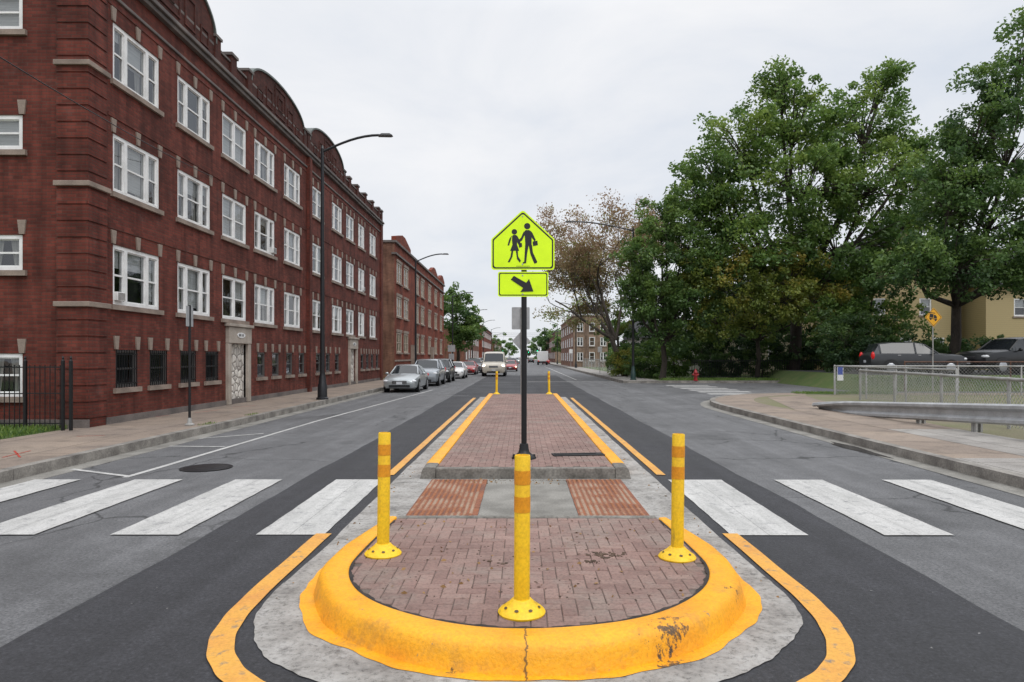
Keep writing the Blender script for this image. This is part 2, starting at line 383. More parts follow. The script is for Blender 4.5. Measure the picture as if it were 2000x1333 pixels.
def clone(root,loc,rot=None,label=None,scale=None):
    c=copy_tree(root); c.location=loc
    if rot is not None: c.rotation_euler=(0,0,rot)
    if label: c['label']=label
    if scale: c.scale=(scale,)*3
    return c
def structure(mb,name,mats,smooth=None): return mb.obj(name,mats,None,smooth,kind='structure')
def bevel(o,w,seg=2):
    b=o.modifiers.new('bevel','BEVEL'); b.width=w; b.segments=seg; b.limit_method='ANGLE'; b.angle_limit=radians(40)
# ------------------------------------------------------------------ camera
H=1.63
cam=bpy.data.cameras.new('camera'); co=bpy.data.objects.new('camera',cam); COL.objects.link(co); sc.camera=co
cam.lens=24; cam.sensor_width=36; cam.clip_end=3000; cam.clip_start=.05
cam.shift_x=-.0095; cam.shift_y=.0155
co.location=(0,0,H); co.rotation_euler=(radians(90),0,0)
# ------------------------------------------------------------------ world + sun
w=bpy.data.worlds.new('World'); sc.world=w; w.use_nodes=True; nt=w.node_tree; nt.nodes.clear()
tc=nd(nt,'ShaderNodeTexCoord'); g=tc.outputs['Generated']
z=nd(nt,'ShaderNodeSeparateXYZ',None,Vector=g).outputs['Z']
cl=noise(nt,mapping(nt,g,(1,1,2.6),(.3,.2,.1)),2.1,7,.55,.4)
cc=ramp(nt,cl,[(.34,(.69,.735,.81)),(.50,(.80,.82,.86)),(.64,(.88,.885,.905))])
gr=ramp(nt,z,[(0.0,.96),(.12,1.0),(.45,1.02),(.62,1.5),(1.0,2.3)])
cc=mixc(nt,1.0,cc,gr,'MULTIPLY')
sky=nd(nt,'ShaderNodeTexSky',{'sky_type':'NISHITA','sun_disc':False,'sun_elevation':radians(52),'sun_rotation':radians(150)})
b1=nd(nt,'ShaderNodeBackground',None,Color=cc,Strength=1.0); b2=nd(nt,'ShaderNodeBackground',None,Color=sky.outputs[0],Strength=.006)
ad=nd(nt,'ShaderNodeAddShader',None,i0=b1.outputs[0],i1=b2.outputs[0]); nd(nt,'ShaderNodeOutputWorld',None,Surface=ad.outputs[0])
sl=bpy.data.lights.new('sun','SUN'); sl.energy=1.2; sl.angle=radians(30); sl.color=(1,.97,.93)
so=bpy.data.objects.new('sun',sl); COL.objects.link(so)
az=radians(150); el=radians(52)
d=Vector((sin(az)*cos(el),cos(az)*cos(el),sin(el)))
so.rotation_euler=d.to_track_quat('Z','Y').to_euler(); so.location=(10,-10,30)
vs=sc.view_settings; vs.view_transform='Standard'; vs.look='None'; vs.exposure=0
# ------------------------------------------------------------------ ground / roads
mb=MB(); mb.poly([(-1500,-300,-.06),(1500,-300,-.06),(1500,2500,-.06),(-1500,2500,-.06)]); structure(mb,'ground',['dirt'])
LK=-6.7; RK=6.15; XC=.05; CY=4.98; RN=1.275
mb=MB(); mb.poly([(LK,-12,0),(RK,-12,0),(RK,900,0),(LK,900,0)]); mb.poly([(RK,19,0),(90,19,0),(90,43,0),(RK,43,0)]); structure(mb,'road',['road'])
def wob(x,y,s=1.0,a=.03): return a*(sin(y*3.1*s+x)+sin(y*7.7*s+2*x)*.5+sin(y*17.3*s)*.3)
mb=MB()
for sgn in(-1,1):
    ys=np.arange(-12,60,.5); 
    for a,b in zip(ys[:-1],ys[1:]):
        xo=lambda y: XC+sgn*(2.95+wob(sgn,y,.3,.02))
        mb.poly([(XC,a,.004),(xo(a),a,.004),(xo(b),b,.004),(XC,b,.004)])
structure(mb,'asphalt_strip',['road_dark'])
def sup(t,r,n=3.0,ry=None):
    ry=ry or r; c,s_=cos(t),sin(t)
    return (XC+math.copysign(abs(c)**(2/n),c)*r, 4.9+math.copysign(abs(s_)**(2/n),s_)*ry)
mb=MB(); N=600; pts=[]
for k in range(N+1):
    t=pi+pi*k/N; a_=k/N*40; r=1.755+.006*sin(a_*.9)+.004*sin(a_*2.1+1)+.002*sin(a_*5.3)
    r-=.05*sin(min(1,k/(N*.5))*pi)**2 
    if k>N*.5: r-= .13*sin((k-N*.5)/N*pi/.5)**2
    pts.append(sup(t,r,2.95,r-.07))
cen=[(XC+(-.9+1.8*k/N),4.9) for k in range(N+1)]
for k in range(N): mb.poly([(*pts[k],.010),(*pts[k+1],.010),(*cen[k+1],.010),(*cen[k],.010)])
for sgn in(-1,1):
    ys=list(np.arange(4.9,27.6,.1)); X=lambda y:XC+sgn*(1.755-.03*min(1,(y-4.9))+wob(sgn,y,.7,.005))
    for a,b in zip(ys[:-1],ys[1:]):
        xi=1.0 if a>=9.2 else 0.0
        mb.poly([(XC+sgn*xi,a,.010),(X(a),a,.010),(X(b),b,.010),(XC+sgn*xi,b,.010)])
structure(mb,'concrete_apron',['concrete_dirty'])
mb=MB()
def strip(path,wd,z,mb,m=0,jit=.003):
    for k in range(len(path)-1):
        p,q=Vector(path[k]),Vector(path[k+1])
        def nrm(i):
            a=Vector(path[max(i-1,0)]);b=Vector(path[min(i+1,len(path)-1)]);t=(b-a).normalized();return Vector((-t.y,t.x))
        n0,n1=nrm(k),nrm(k+1); j=[jit*sin((k+i)*.9)+jit*sin((k+i)*.31) for i in(0,1)]
        mb.poly([(*(p-n0*(wd/2+j[0])),z),(*(q-n1*(wd/2+j[1])),z),(*(q+n1*(wd/2-j[1]*.7)),z),(*(p+n0*(wd/2-j[0]*.7)),z)],m)
N=120
path=[(XC-1.86,6.25-.15*i) for i in range(9)]+[sup(pi+pi*k/N,1.86,3.1,1.82) for k in range(N+1)]+[(XC+1.86,5.05+.15*i) for i in range(9)]
strip(path,.14,.014,mb)
for sgn in(-1,1): strip([(XC+sgn*(1.86+.003*(y-9)),y) for y in np.arange(9.35,27.3,.4)],.12,.014,mb)
structure(mb,'yellow_edge_line',['yline'])
prof=[(-.004,0),(-.004,.15),(.002,.158),(.02,.163),(.09,.166),(.14,.164),(.172,.154),(.190,.132),(.202,.10),(.214,.05),(.226,.011)]
def sweep(mb,path,prof,m=0,caps=True):
    g=[]
    for x,y,nx,ny,s_,zs in path:
        g.append(len(mb.v))
        for o,z in prof: mb.v.append((x+nx*o*s_,y+ny*o*s_,z*zs))
    n=len(prof)
    for k in range(len(path)-1):
        for j in range(n-1): mb.f.append((g[k]+j,g[k]+j+1,g[k+1]+j+1,g[k+1]+j)); mb.m.append(m)
    if caps:
        mb.f.append(tuple(g[0]+j for j in range(n))); mb.m.append(m); mb.f.append(tuple(g[-1]+j for j in reversed(range(n)))); mb.m.append(m)
Rin=lambda y: RN-.075*min(1,max(0,(y-CY)/1.3))**1.4
path=[]
for y in np.arange(6.28,CY,-.06): path.append((XC-Rin(y),y,-1,0,min(1,.45+(6.28-y)*.6),1))
for k in range(0,121):
    t=pi+pi*k/120; path.append((XC+RN*cos(t),CY+RN*sin(t),cos(t),sin(t),1+.03*sin(k*.31)+.006*sin(k*.9)+.10*sin(pi*k/120)**4,1+.015*sin(k*.21)))
for y in np.arange(CY+.06,6.3,.06): path.append((XC+Rin(y),y,1,0,min(1,.45+(6.28-y)*.6),1))
mb=MB(); sweep(mb,path,prof)
K0=len(path)
def fo(s,k): return (.25+.04*sin(pi*k/K0*2)**2)*s+.02+.02*sin(k*.11)**2+.008*sin(k*.43)+.004*sin(k*1.1)
for k in range(len(path)-1):
    a,b=path[k],path[k+1]
    def sk(p,o): return (p[0]+p[2]*o,p[1]+p[3]*o,.0135)
    mb.poly([sk(a,.2*a[4]),sk(b,.2*b[4]),sk(b,fo(b[4],k+1)),sk(a,fo(a[4],k))])
structure(mb,'median_kerb',['ykerb'],50)
mb=MB()
for sgn in(-1,1):
    path=[(XC+sgn*1.2,y,sgn,0,min(1,.9+(y-9.1)*.2),1+.01*sin(y*2)) for y in np.arange(9.45,27.5,.15)]
    sweep(mb,path,prof)
structure(mb,'median_kerb_rear',['ykerb'],50)
mb=MB()
for sgn in(-1,1):
    sweep(mb,[(XC+sgn*1.2,y,sgn,0,.9+(y-9.1)*.2,1) for y in (9.06,9.2,9.45)],prof)
structure(mb,'median_kerb_end',['kerb_dirty'],50)
mb=MB(); mb.box(XC-1.194,XC+1.194,9.065,9.17,0,.154); mb.box(XC-1.194,XC+1.194,6.265,6.345,0,.160); mb.box(XC-1.15,XC+1.15,27.3,27.5,0,.15)
o=structure(mb,'median_concrete_step',['kerb_dirty']); bevel(o,.018,3)
mb=MB(); N=160
rj=lambda k:RN-.026+.007*sin(k*.7)+.004*sin(k*1.9)
for k in range(N):
    f=lambda k:(XC+rj(k)*cos(pi+pi*k/N),CY+rj(k)*sin(pi+pi*k/N)); h=lambda k:(XC+(RN-.003)*cos(pi+pi*k/N),CY+(RN-.003)*sin(pi+pi*k/N))
    mb.poly([(*f(k),.1545),(*f(k+1),.1545),(*h(k+1),.1545),(*h(k),.1545)])
ys=list(np.arange(CY,6.26,.1))
for s in(-1,1):
    for a,b in zip(ys[:-1],ys[1:]): mb.poly([(XC+s*(Rin(a)-.02),a,.1545),(XC+s*(Rin(a)-.003),a,.1545),(XC+s*(Rin(b)-.003),b,.1545),(XC+s*(Rin(b)-.02),b,.1545)])
structure(mb,'bitumen_joint',['joint_dark'])
mb=MB(); tone=[]
mb.box(XC-1.19,XC+1.19,9.17,27.3,.02,.143,1); mb.box(XC-1.19,XC+1.19,CY,6.26,.02,.143,1)
N=40; ring=[(XC+RN*cos(pi+pi*k/N),CY+RN*sin(pi+pi*k/N)) for k in range(N+1)]
mb.poly([(x,y,.1431) for x,y in ring],1)
for s in(-1,1): mb.poly([(XC+s*1.18,CY,.1432),(XC+s*RN,CY,.1432),(XC+s*1.21,6.2,.1432),(XC+s*1.18,6.2,.1432)],1)
tone=[.5]*len(mb.f)
W=.092
for iy in range(-20,310):
    for ix in range(-15,16):
        k=(ix-iy)%4
        if k==0: x0,x1,y0,y1=ix,ix+2,iy,iy+1
        elif k==3: x0,x1,y0,y1=ix,ix+1,iy,iy+2
        else: continue
        x0,x1=XC+x0*W,XC+x1*W; y0,y1=4.0+y0*W*.99,4.0+y1*W*.99
        cx,cy=(x0+x1)/2,(y0+y1)/2
        lim=1.19 if cy>6.3 else Rin(cy)-.004
        x0=max(x0,XC-lim);x1=min(x1,XC+lim)
        if x1-x0<.02: continue
        if cy<6.3:
            y1=min(y1,6.26)
            if y1-y0<.02: continue
            if cy<CY and (cx-XC)**2+(cy-CY)**2>(RN)**2: continue
            if cy<3.6: continue
        elif cy<9.2: continue
        elif cy>27.3: continue
        y0=max(y0,9.17) if cy>9 else y0
        gp=.0022; zt=.150+random.uniform(-.0012,.0018); tx=random.uniform(-.0012,.0012); ty=random.uniform(-.0012,.0012)
        x0+=gp;x1-=gp;y0+=gp;y1-=gp; b=.004; i=len(mb.v)
        mb.v+=[(x0,y0,.13),(x1,y0,.13),(x1,y1,.13),(x0,y1,.13),(x0,y0,zt-b),(x1,y0,zt-b),(x1,y1,zt-b),(x0,y1,zt-b),(x0+b,y0+b,zt+tx+ty),(x1-b,y0+b,zt-tx+ty),(x1-b,y1-b,zt-tx-ty),(x0+b,y1-b,zt+tx-ty)]
        fs=[(8,9,10,11)]
        for a in range(4):
            c=(a+1)%4; fs+=[(a,c,4+c,4+a),(4+a,4+c,8+c,8+a)]
        tn=random.random()
        for f in fs: mb.f.append(tuple(i+q for q in f)); mb.m.append(0); tone.append(tn)
mb.tone=tone
structure(mb,'median_paving',['paver','joint'])
mb=MB()
for x0,x1,m in((XC-1.23,XC-.5,0),(XC+.53,XC+1.25,0)):
    for a,b in((6.5,7.3),(7.31,8.13),(8.14,8.98)): mb.box(x0,x1,a,b,.0,.020,0)
    nx=int((x1-x0)/.062); ny=int(2.44/.062)
    for i in range(nx):
        for j in range(ny):
            x=x0+.035+i*.062; y=6.54+j*.062; mb.lathe([(.022,.018),(.019,.027),(.012,.031)],6,(x,y,0),1)
structure(mb,'tactile_paving',['tactile','tactile_dome'])
mb=MB(); mb.box(XC-.49,XC+.52,6.5,8.98,0,.019)
structure(mb,'refuge_slab',['concrete'])
mb=MB()
def stripe(x0,x1,y0,y1,z,sk=0):
    n=14; xm=(x0+x1)/2
    for a,b in((x0,xm-.0015),(xm+.0015,x1)):
        for k in range(n):
            t0,t1=k/n,(k+1)/n; j=lambda t:.004*sin(t*31+a*9)+.003*sin(t*83+a)
            mb.poly([(a+sk*t0+(j(t0) if a==x0 else 0),y0+(y1-y0)*t0,z),(b+sk*t0+(j(t0) if b==x1 else 0),y0+(y1-y0)*t0,z),(b+sk*t1+(j(t1) if b==x1 else 0),y0+(y1-y0)*t1,z),(a+sk*t1+(j(t1) if a==x0 else 0),y0+(y1-y0)*t1,z)])
for a,b in((-2.42,-1.80),(-3.75,-3.13),(-5.08,-4.45),(-6.4,-5.8)): stripe(a,b,6.22,9.02,.0115,-.03)
for a,b in((1.90,2.6),(3.3,3.93),(4.72,5.36)): stripe(a,b,6.2,9.0,.0115,.03)
structure(mb,'crosswalk_marking',['wpaint'])
mb=MB()
for k in range(6): y=29.6+k*1.75; mb.poly([(8.2,y,.005),(10.6,y,.005),(10.6,y+.75,.005),(8.2,y+.75,.005)])
structure(mb,'side_street_crosswalk',['wpaint'])
mb=MB()
def ln(pts,wd=.1,z=.006): strip(pts,wd,z,mb,0,.003)
ln([(-5.35+.02*(y-9),y) for y in np.arange(9.2,17,.5)]+[(-5.2+.05*(y-17),y) for y in np.arange(17,34,.5)],.09)
for (ax,ay),(bx,by) in(((390,857),(515,847)),((330,872),(440,873)),((140,917),(252,931))):
    P=lambda x,y:((x-1019)*2173/(y-697)/1333,2173/(y-697)); ln([P(ax,ay),P(bx,by)],.08,.0075)
for y0 in range(36,200,9): ln([(-.0,y0),(-.0,y0+3)],.1)
ln([(RK-2.3,y) for y in np.arange(48,120,4)],.1)
structure(mb,'lane_marking',['wpaint'])
mb=MB(); 
ln([(x,44.5) for x in (XC+.3,3,6)],.3); ln([(-6,28.6),(-2.2,28.6)],.05)
structure(mb,'stop_line',['wpaint'])
mb=MB()
pts=[]
for k in range(40):
    t=2*pi*k/40; pts.append((5.90+.13*cos(t)*(1+.25*sin(3*t)),12.0+1.0*sin(t)*(1+.15*cos(5*t)),.0062))
mb.poly(pts); structure(mb,'puddle',['wet'])
mb=MB(); mb.box(-9.35,LK-.17,-12,900,-.06,.146); structure(mb,'sidewalk',['walk'])
mb=MB()
for k in range(0,300): 
    y=-12+k*3; mb.box(LK-.165+.004*sin(k*2.),LK+.004*sin(k*1.3),y+.006,y+2.994,-.06,.152+.003*sin(k*1.9))
    if y>300: break
structure(mb,'kerb_line',['kerb'])
mb=MB(); mb.box(LK,LK+.32,-12,300,-.05,.005); structure(mb,'gutter',['concrete'])
mb=MB(); mb.box(-60,-9.36,-12,900,-.06,.13); structure(mb,'lawn',['grass'])
arc=[(RK+(5.2-5.2*cos(t)),21.0+7.2*sin(t)) for t in np.linspace(0,pi/2,14)]
outl=[(RK,-12)]+[(RK,y) for y in (0,10,18)]+arc+[(16,28.2),(60,28.2)]
def inset(p,dst):
    r=[]
    for i in range(len(p)):
        a=Vector(p[max(i-1,0)]);b=Vector(p[min(i+1,len(p)-1)]);t=(b-a).normalized(); r.append((p[i][0]+t.y*dst,p[i][1]-t.x*dst))
    return r
inn=inset(outl,.17); inw=inset(outl,1.45)
mb=MB()
for i in range(len(outl)-1):
    a,b,c,d_=outl[i],outl[i+1],inn[i+1],inn[i]
    mb.poly([(*a,.15),(*b,.15),(*c,.15),(*d_,.15)]); mb.poly([(*a,-.05),(*b,-.05),(*b,.15),(*a,.15)])
structure(mb,'corner_kerb',['kerb'])
mb=MB()
for i in range(len(outl)-1):
    a,b=inset(outl,-.32)[i],inset(outl,-.32)[i+1]; mb.poly([(*outl[i],.0055),(*outl[i+1],.0055),(*b,.0055),(*a,.0055)])
structure(mb,'corner_gutter',['concrete'])
mb=MB()
for i in range(len(outl)-1):
    a,b,c,d_=inn[i],inn[i+1],inw[i+1],inw[i]
    mb.poly([(*a,.147),(*b,.147),(*c,.147),(*d_,.147)],1 if b[1]>16 else 0)
structure(mb,'corner_sidewalk',['walk_grey','walk'])
mb=MB(); fl=[(*p,.144) for p in inw]+[(60,-12,.144)]
mb.poly(fl); structure(mb,'corner_yard',['grass_dry'])
mb=MB(); mb.poly([(7.5,-10,.1495),(8.95,-10,.1495),(8.95,14,.1495),(7.5,14,.1495)],0)
mb.poly([(7.5,14,.1495),(8.95,14,.1495),(10.2,23.5,.1495),(11.0,26.6,.1495),(9.0,25,.1495),(7.62,19,.1495)],1); structure(mb,'corner_path',['walk_grey','walk'])
mb=MB(); mb.poly([(11.2,26.9,.151),(15,27.0,.151),(15,28.0,.151),(11.6,28.0,.151)]); structure(mb,'verge',['grass'])
mb=MB(); mb.poly([(15.8,32.2,.0),(60,32.2,.0),(60,33,.75),(17,33,.75)],1); mb.poly([(17,33,.75),(60,33,.75),(60,46,.75),(17,46,.75)],0); mb.poly([(15.8,32.2,0),(17,33,.75),(17,46,.75),(15.8,46,0)],1)
structure(mb,'parking_area',['road_dark','grass'])
mb=MB(); mb.poly([(6.5,42.5,.147),(60,42.5,.147),(60,900,.147),(6.5,900,.147)]); structure(mb,'far_lawn',['grass'])
mb=MB(); mb.box(6.3,6.5,42.4,400,-.05,.155); mb.box(6.5,60,42.3,42.5,-.05,.155); structure(mb,'far_kerb',['kerb'])
mb=MB(); mb.poly([(6.5,42.5,.152),(8.6,42.5,.152),(8.6,400,.152),(6.5,400,.152)]); structure(mb,'far_sidewalk',['walk_grey'])
mb=MB()
P2=lambda x,y:((x-1019)*1973/(y-697)/1333,1973/(y-697))
for a,b in(((5,893),(60,880)),((28,880),(40,893)),((150,852),(205,850)),((290,815),(330,811)),((380,806),(430,800)),((455,795),(500,792))): strip([P2(*a),P2(*b)],.028,.1495,mb)
structure(mb,'utility_paint_mark',['signred'])
t=thing('manhole_cover','round cast iron manhole cover set in asphalt','manhole',(-4.62,10.0,0))
mb=MB(); mb.lathe([(.36,.0),(.36,.012),(.33,.014),(.32,.010),(.30,.010),(.29,.014),(.05,.014)],28); mb.obj('cover_plate',['iron'],t,30)
def leafmesh(name,P,D,S,tone,mat,asp=.5):
    n=len(P); D=D/np.linalg.norm(D,axis=1,keepdims=True); A=RNG.normal(size=(n,3)); B=np.cross(D,A); B/=np.linalg.norm(B,axis=1,keepdims=True)
    S=S[:,None]; V=np.stack([P-D*S*.5,P+B*S*asp*.5,P+D*S*.5,P-B*S*asp*.5],1).reshape(-1,3)
    me=bpy.data.meshes.new(name); me.vertices.add(4*n); me.vertices.foreach_set('co',V.astype(np.float32).ravel())
    me.loops.add(4*n); me.loops.foreach_set('vertex_index',np.arange(4*n,dtype=np.int32))
    me.polygons.add(n); me.polygons.foreach_set('loop_start',np.arange(0,4*n,4,dtype=np.int32)); me.polygons.foreach_set('loop_total',np.full(n,4,dtype=np.int32))
    a=me.attributes.new('tone','FLOAT','FACE'); a.data.foreach_set('value',np.clip(tone,0,1).astype(np.float32))
    me.materials.append(M[mat]); me.update(calc_edges=True); me.validate(); return me
def grass(name,regs,mat):
    Ps=[];Ds=[];Ss=[]
    for x0,x1,y0,y1,n,z,h in regs:
        p=np.stack([RNG.uniform(x0,x1,n),RNG.uniform(y0,y1,n),np.full(n,z)],1); dd=RNG.normal(size=(n,3))*.35; dd[:,2]=1
        s_=RNG.uniform(.5,1.4,n)*h; p[:,2]+=s_*.4; Ps.append(p);Ds.append(dd);Ss.append(s_)
    P=np.concatenate(Ps);D=np.concatenate(Ds);S=np.concatenate(Ss)
    mkobj(name,leafmesh(name,P,D,S,RNG.random(len(P)),mat,.14),None,kind='stuff',label='short rough grass blades along the paving',category='grass')
regs=[(-13,-9.4,10.5,14.2,9000,.13,.13),(11,15,27.2,28.0,2500,.15,.10),(-9.28,-9.1,14.4,40,900,.146,.10),(9,30,42.6,45,14000,.146,.15),(13,34,19,28,7000,.144,.06),(16,36,32.2,33.2,6000,.5,.2)]
for x,y in((-9.2,19.5),(-9.2,24),(-6.9,15.0),(-6.9,17.5),(8.9,20.4),(9.1,17.0)): regs.append((x-.10,x+.10,y-.3,y+.3,110,.146,.05))
grass('grass',regs,'leaf')
# ------------------------------------------------------------------ bollards
def bollard(loc,label):
    t=thing('bollard',label,'bollard',loc,.3,group='yellow flexible posts on the traffic island')
    mb=MB(); mb.lathe([(.135,0),(.138,.010),(.125,.026),(.10,.044),(.075,.062),(.058,.080),(.052,.085),(.03,.085)],28)
    mb.obj('base',['ypost'],t,40)
    mb=MB()
    for k in range(8):
        a=2*pi*k/8+.2; c=(.103*cos(a),.103*sin(a),.043); nrm=Vector((cos(a)*.62,sin(a)*.62,.78)); tg=Vector((-sin(a),cos(a),0)); up=nrm.cross(tg)
        mb.poly([tuple(Vector(c)+nrm*.003+tg*.013*cos(q)+up*.009*sin(q)) for q in np.linspace(0,2*pi,11)[:-1]])
    mb.objs('bolt',['bolt'],t)
    mb=MB(); mb.lathe([(.046,.075),(.046,.905),(.043,.912),(.038,.912),(.037,.87),(.01,.87)],28); mb.obj('post',['ypost'],t,40)
    for z0,z1 in((.745,.825),(.585,.675)):
        mb=MB(); mb.lathe([(.0475,z0),(.0475,z1)],28); mb.f=mb.f[:-2]; mb.m=mb.m[:-2]; mb.obj('reflective_band',['oband'],t,40)
    return t
b0=bollard((.0,3.95,.15),'yellow flexible bollard with orange bands on brick island nose')
for loc,rx,ry,rz,lb in(((-1.04,5.12,.15),.004,.012,.8,'yellow flexible bollard bolted beside curved yellow kerb'),((1.145,5.03,.15),.01,-.006,2.2,'scuffed yellow flexible bollard beside curved yellow kerb'),((-1.0,27.1,.15),0,.01,.3,'yellow bollard at the far end of island'),((1.09,27.1,.15),0,-.02,.4,'yellow bollard at the far end of island')):
    c=clone(b0,loc,rz,lb); c.rotation_euler=(rx,ry,rz)
b0.rotation_euler=(0,radians(.3),.3)
# ------------------------------------------------------------------ crossing sign
SY=9.96
def sx(px): return (px-1023.8)*SY/1333
def sz(py): return H+(697-py)*SY/1333-.15
def rounded(pts,r,n=5):
    out=[];L=len(pts)
    for i in range(L):
        p=Vector(pts[i]);a=(Vector(pts[i-1])-p).normalized();b=(Vector(pts[(i+1)%L])-p).normalized()
        h=a.angle(b)/2; dd=r/math.tan(h); c=p+(a+b).normalized()*(r/sin(h)); s0=p+a*dd; s1=p+b*dd
        v0=s0-c;v1=s1-c; ang=v0.angle(v1); 
        sg=1 if (v0.x*v1.y-v0.y*v1.x)>0 else -1
        for k in range(n+1):
            th=sg*ang*k/n; out.append((c.x+v0.x*cos(th)-v0.y*sin(th),c.y+v0.x*sin(th)+v0.y*cos(th)))
    return out
def ringpoly(mb,o,i,y,m=0):
    n=len(o)
    for k in range(n):
        r=(k+1)%n; mb.poly([(o[k][0],y,o[k][1]),(o[r][0],y,o[r][1]),(i[r][0],y,i[r][1]),(i[k][0],y,i[k][1])],m)
sign=thing('crossing_sign','yellow-green school crossing sign on black post in brick island','road sign',((1023.5-1019)*SY/1333,SY,.15))
mb=MB(); mb.lathe([(.18,0),(.18,.012),(.165,.03),(.15,.045),(.12,.06),(.085,.085),(.07,.13),(.062,.2),(.058,.215),(.045,.22)],24); 
for k in range(6): a=k*pi/3; mb.lathe([(.016,.03),(.016,.055),(.01,.062)],6,(.15*cos(a),.15*sin(a),0))
mb.obj('base',['iron'],sign,40)
mb=MB(); mb.lathe([(.040,.2),(.040,3.45),(.02,3.46)],20); mb.obj('post',['iron'],sign,40)
toS=lambda L:[(sx(x),sz(y)) for x,y in L]
pent=[(960,528),(1083,528),(1083,468),(1021.5,411),(960,468)]
p0=rounded(toS(pent),.045); p1=rounded(toS([(962.5,525.5),(1080.5,525.5),(1080.5,469.2),(1021.5,414.8),(962.5,469.2)]),.04); p2=rounded(toS([(965.2,522.8),(1077.8,522.8),(1077.8,470.6),(1021.5,418.6),(965.2,470.6)]),.035)
mb=MB(); mb.prism(p0,lambda a,b:(a,-.048,b),lambda a,b:(a,-.044,b)); mb.obj('sign_panel',['signyellow'],sign)
mb=MB(); ringpoly(mb,p1,p2,-.0495)
def fig(pts,sl=1.0):
    cx=sum(p[0] for p in pts)/len(pts); mb.poly([(sx(cx+(x-cx)*sl),-.0495-.0002*fig.k,sz(y)) for x,y in pts]); fig.k+=1
fig.k=0
def disc(cx,cy,r): fig([(cx+r*cos(t),cy+r*sin(t)) for t in np.linspace(0,2*pi,17)[:-1]])
disc(1030,443,6.2); disc(1005,454,5.4)
for P in([(1023.5,453.5),(1027,450.5),(1034,450.5),(1037.5,453.5),(1039,462),(1039,480),(1026,480),(1025,465)],
 [(1023.5,453),(1026,459),(1020,471),(1014,475),(1011,472),(1018,465)],[(1036,451.5),(1040,456),(1047,470),(1044.5,473),(1037,463)],[(1040,473),(1050,471),(1051,480),(1041,482)],
 [(1026,479),(1033.5,479),(1030,497),(1028,515),(1021,516),(1021,513.5),(1024,512),(1025,496)],[(1032,479),(1039,479),(1041,494),(1050,512),(1049,514.5),(1044,516),(1036,498)],
 [(1000.5,462),(1003,460),(1008,460),(1010.5,462),(1010.5,472),(1010.5,479),(1015,491),(996,491),(1001,479),(1000,470)],[(1000.5,461),(998,471),(994.5,481),(991.5,480),(995,468)],[(1010,461),(1015,470),(1019.5,482),(1016.5,484.5),(1010,474)],[(1013,477),(1019.5,475.5),(1020.5,483),(1014,485)],
 [(999.5,490),(1003.5,490),(1001.5,502),(996,513),(991.5,513),(997.5,502)],[(1007.5,490),(1011.5,490),(1012.5,502),(1018,510),(1016,514),(1010,507)]): fig(P,.94)
for k in range(14): x=1009+k*1.9; fig([(x,520.2),(x+1.2,520.2),(x+1.2,521.4),(x,521.4)])
mb.obj('pictogram',['signblack'],sign)
pl=[(973,580),(1071,580),(1071,531.5),(973,531.5)]
mb=MB(); mb.prism(rounded(toS(pl),.03),lambda a,b:(a,-.048,b),lambda a,b:(a,-.044,b)); mb.obj('arrow_plate',['signyellow'],sign)
mb=MB(); ringpoly(mb,rounded(toS([(975,578),(1069,578),(1069,533.5),(975,533.5)]),.025),rounded(toS([(977,576),(1067,576),(1067,535.5),(977,535.5)]),.02),-.0495)
fig([(998,547),(1004,539.5),(1028,553),(1033.5,545.5),(1042,570),(1016.5,571),(1022,563)]); mb.obj('arrow',['signblack'],sign)
for x,y in((1021,424),(1021,517),(1021,539),(1021,575)):
    mb=MB(); mb.tube([(sx(x),-.053,sz(y)),(sx(x),-.047,sz(y))],.012,8); mb.obj('bolt',['galv'],sign)
mb=MB(); mb.box(-.03,.03,-.0438,-.038,sz(578),sz(425)); mb.obj('bracket',['iron'],sign)
t=thing('rubber_plate','flat black rubber plate lying on brick paving','plate',(.82,10.3,.153),.12)
mb=MB(); mb.box(-.36,.42,-.12,.12,0,.014); mb.box(-.33,.30,-.03,.03,.014,.024); o=mb.obj('plate',['rubber'],t); bevel(o,.01)
t=thing('rear_facing_sign','grey backs of rectangular and diamond signs on post','road sign',(-.02,26.6,.15))
mb=MB(); mb.tube([(0,0,0),(0,0,3.4)],.03,10); mb.obj('post',['galv_dull'],t,40)
mb=MB(); mb.prism(rounded([(-.35,2.55),(.35,2.55),(.35,3.42),(-.35,3.42)],.04),lambda a,b:(a-.02,.035,b),lambda a,b:(a-.02,.039,b)); mb.obj('sign_panel',['signback'],t)
mb=MB(); mb.prism(rounded([(0,1.72),(.36,2.1),(0,2.48),(-.36,2.1)],.03),lambda a,b:(a,.035,b),lambda a,b:(a,.039,b)); mb.obj('sign_panel',['signback'],t)
mb=MB()
for cx,cy,sp,n in((.62,5.1,.09,60),(.50,4.92,.035,20),(-.15,4.95,.10,12),(0,5.2,1.0,90),(0,4.6,.9,60),(0,9.0,.9,260),(0,14,1.0,60),(.3,4.3,.3,30)):
    for k in range(n):
        x=cx+random.gauss(0,sp); y=cy+random.gauss(0,sp*.5); r=random.uniform(.003,.015 if sp<.2 else .007)
        if cy==9.0: y=8.95-abs(random.gauss(0,.06)); zz=.02; x=random.uniform(-1.1,1.2); 
        elif abs(x-XC)>1.15: continue
        else: zz=.152
        if cy!=9.0 and y<CY and (x-XC)**2+(y-CY)**2>1.35: continue
        if zz>.1 and 6.2<y<9.3: continue
        mb.ell((x,y,zz),(r*random.uniform(.8,1.8),r,r*.6),5,0,3)
mb.obj('debris',['soil'],None,kind='stuff',label='small clods of dirt and leaf litter on paving',category='debris')
Pn=[]
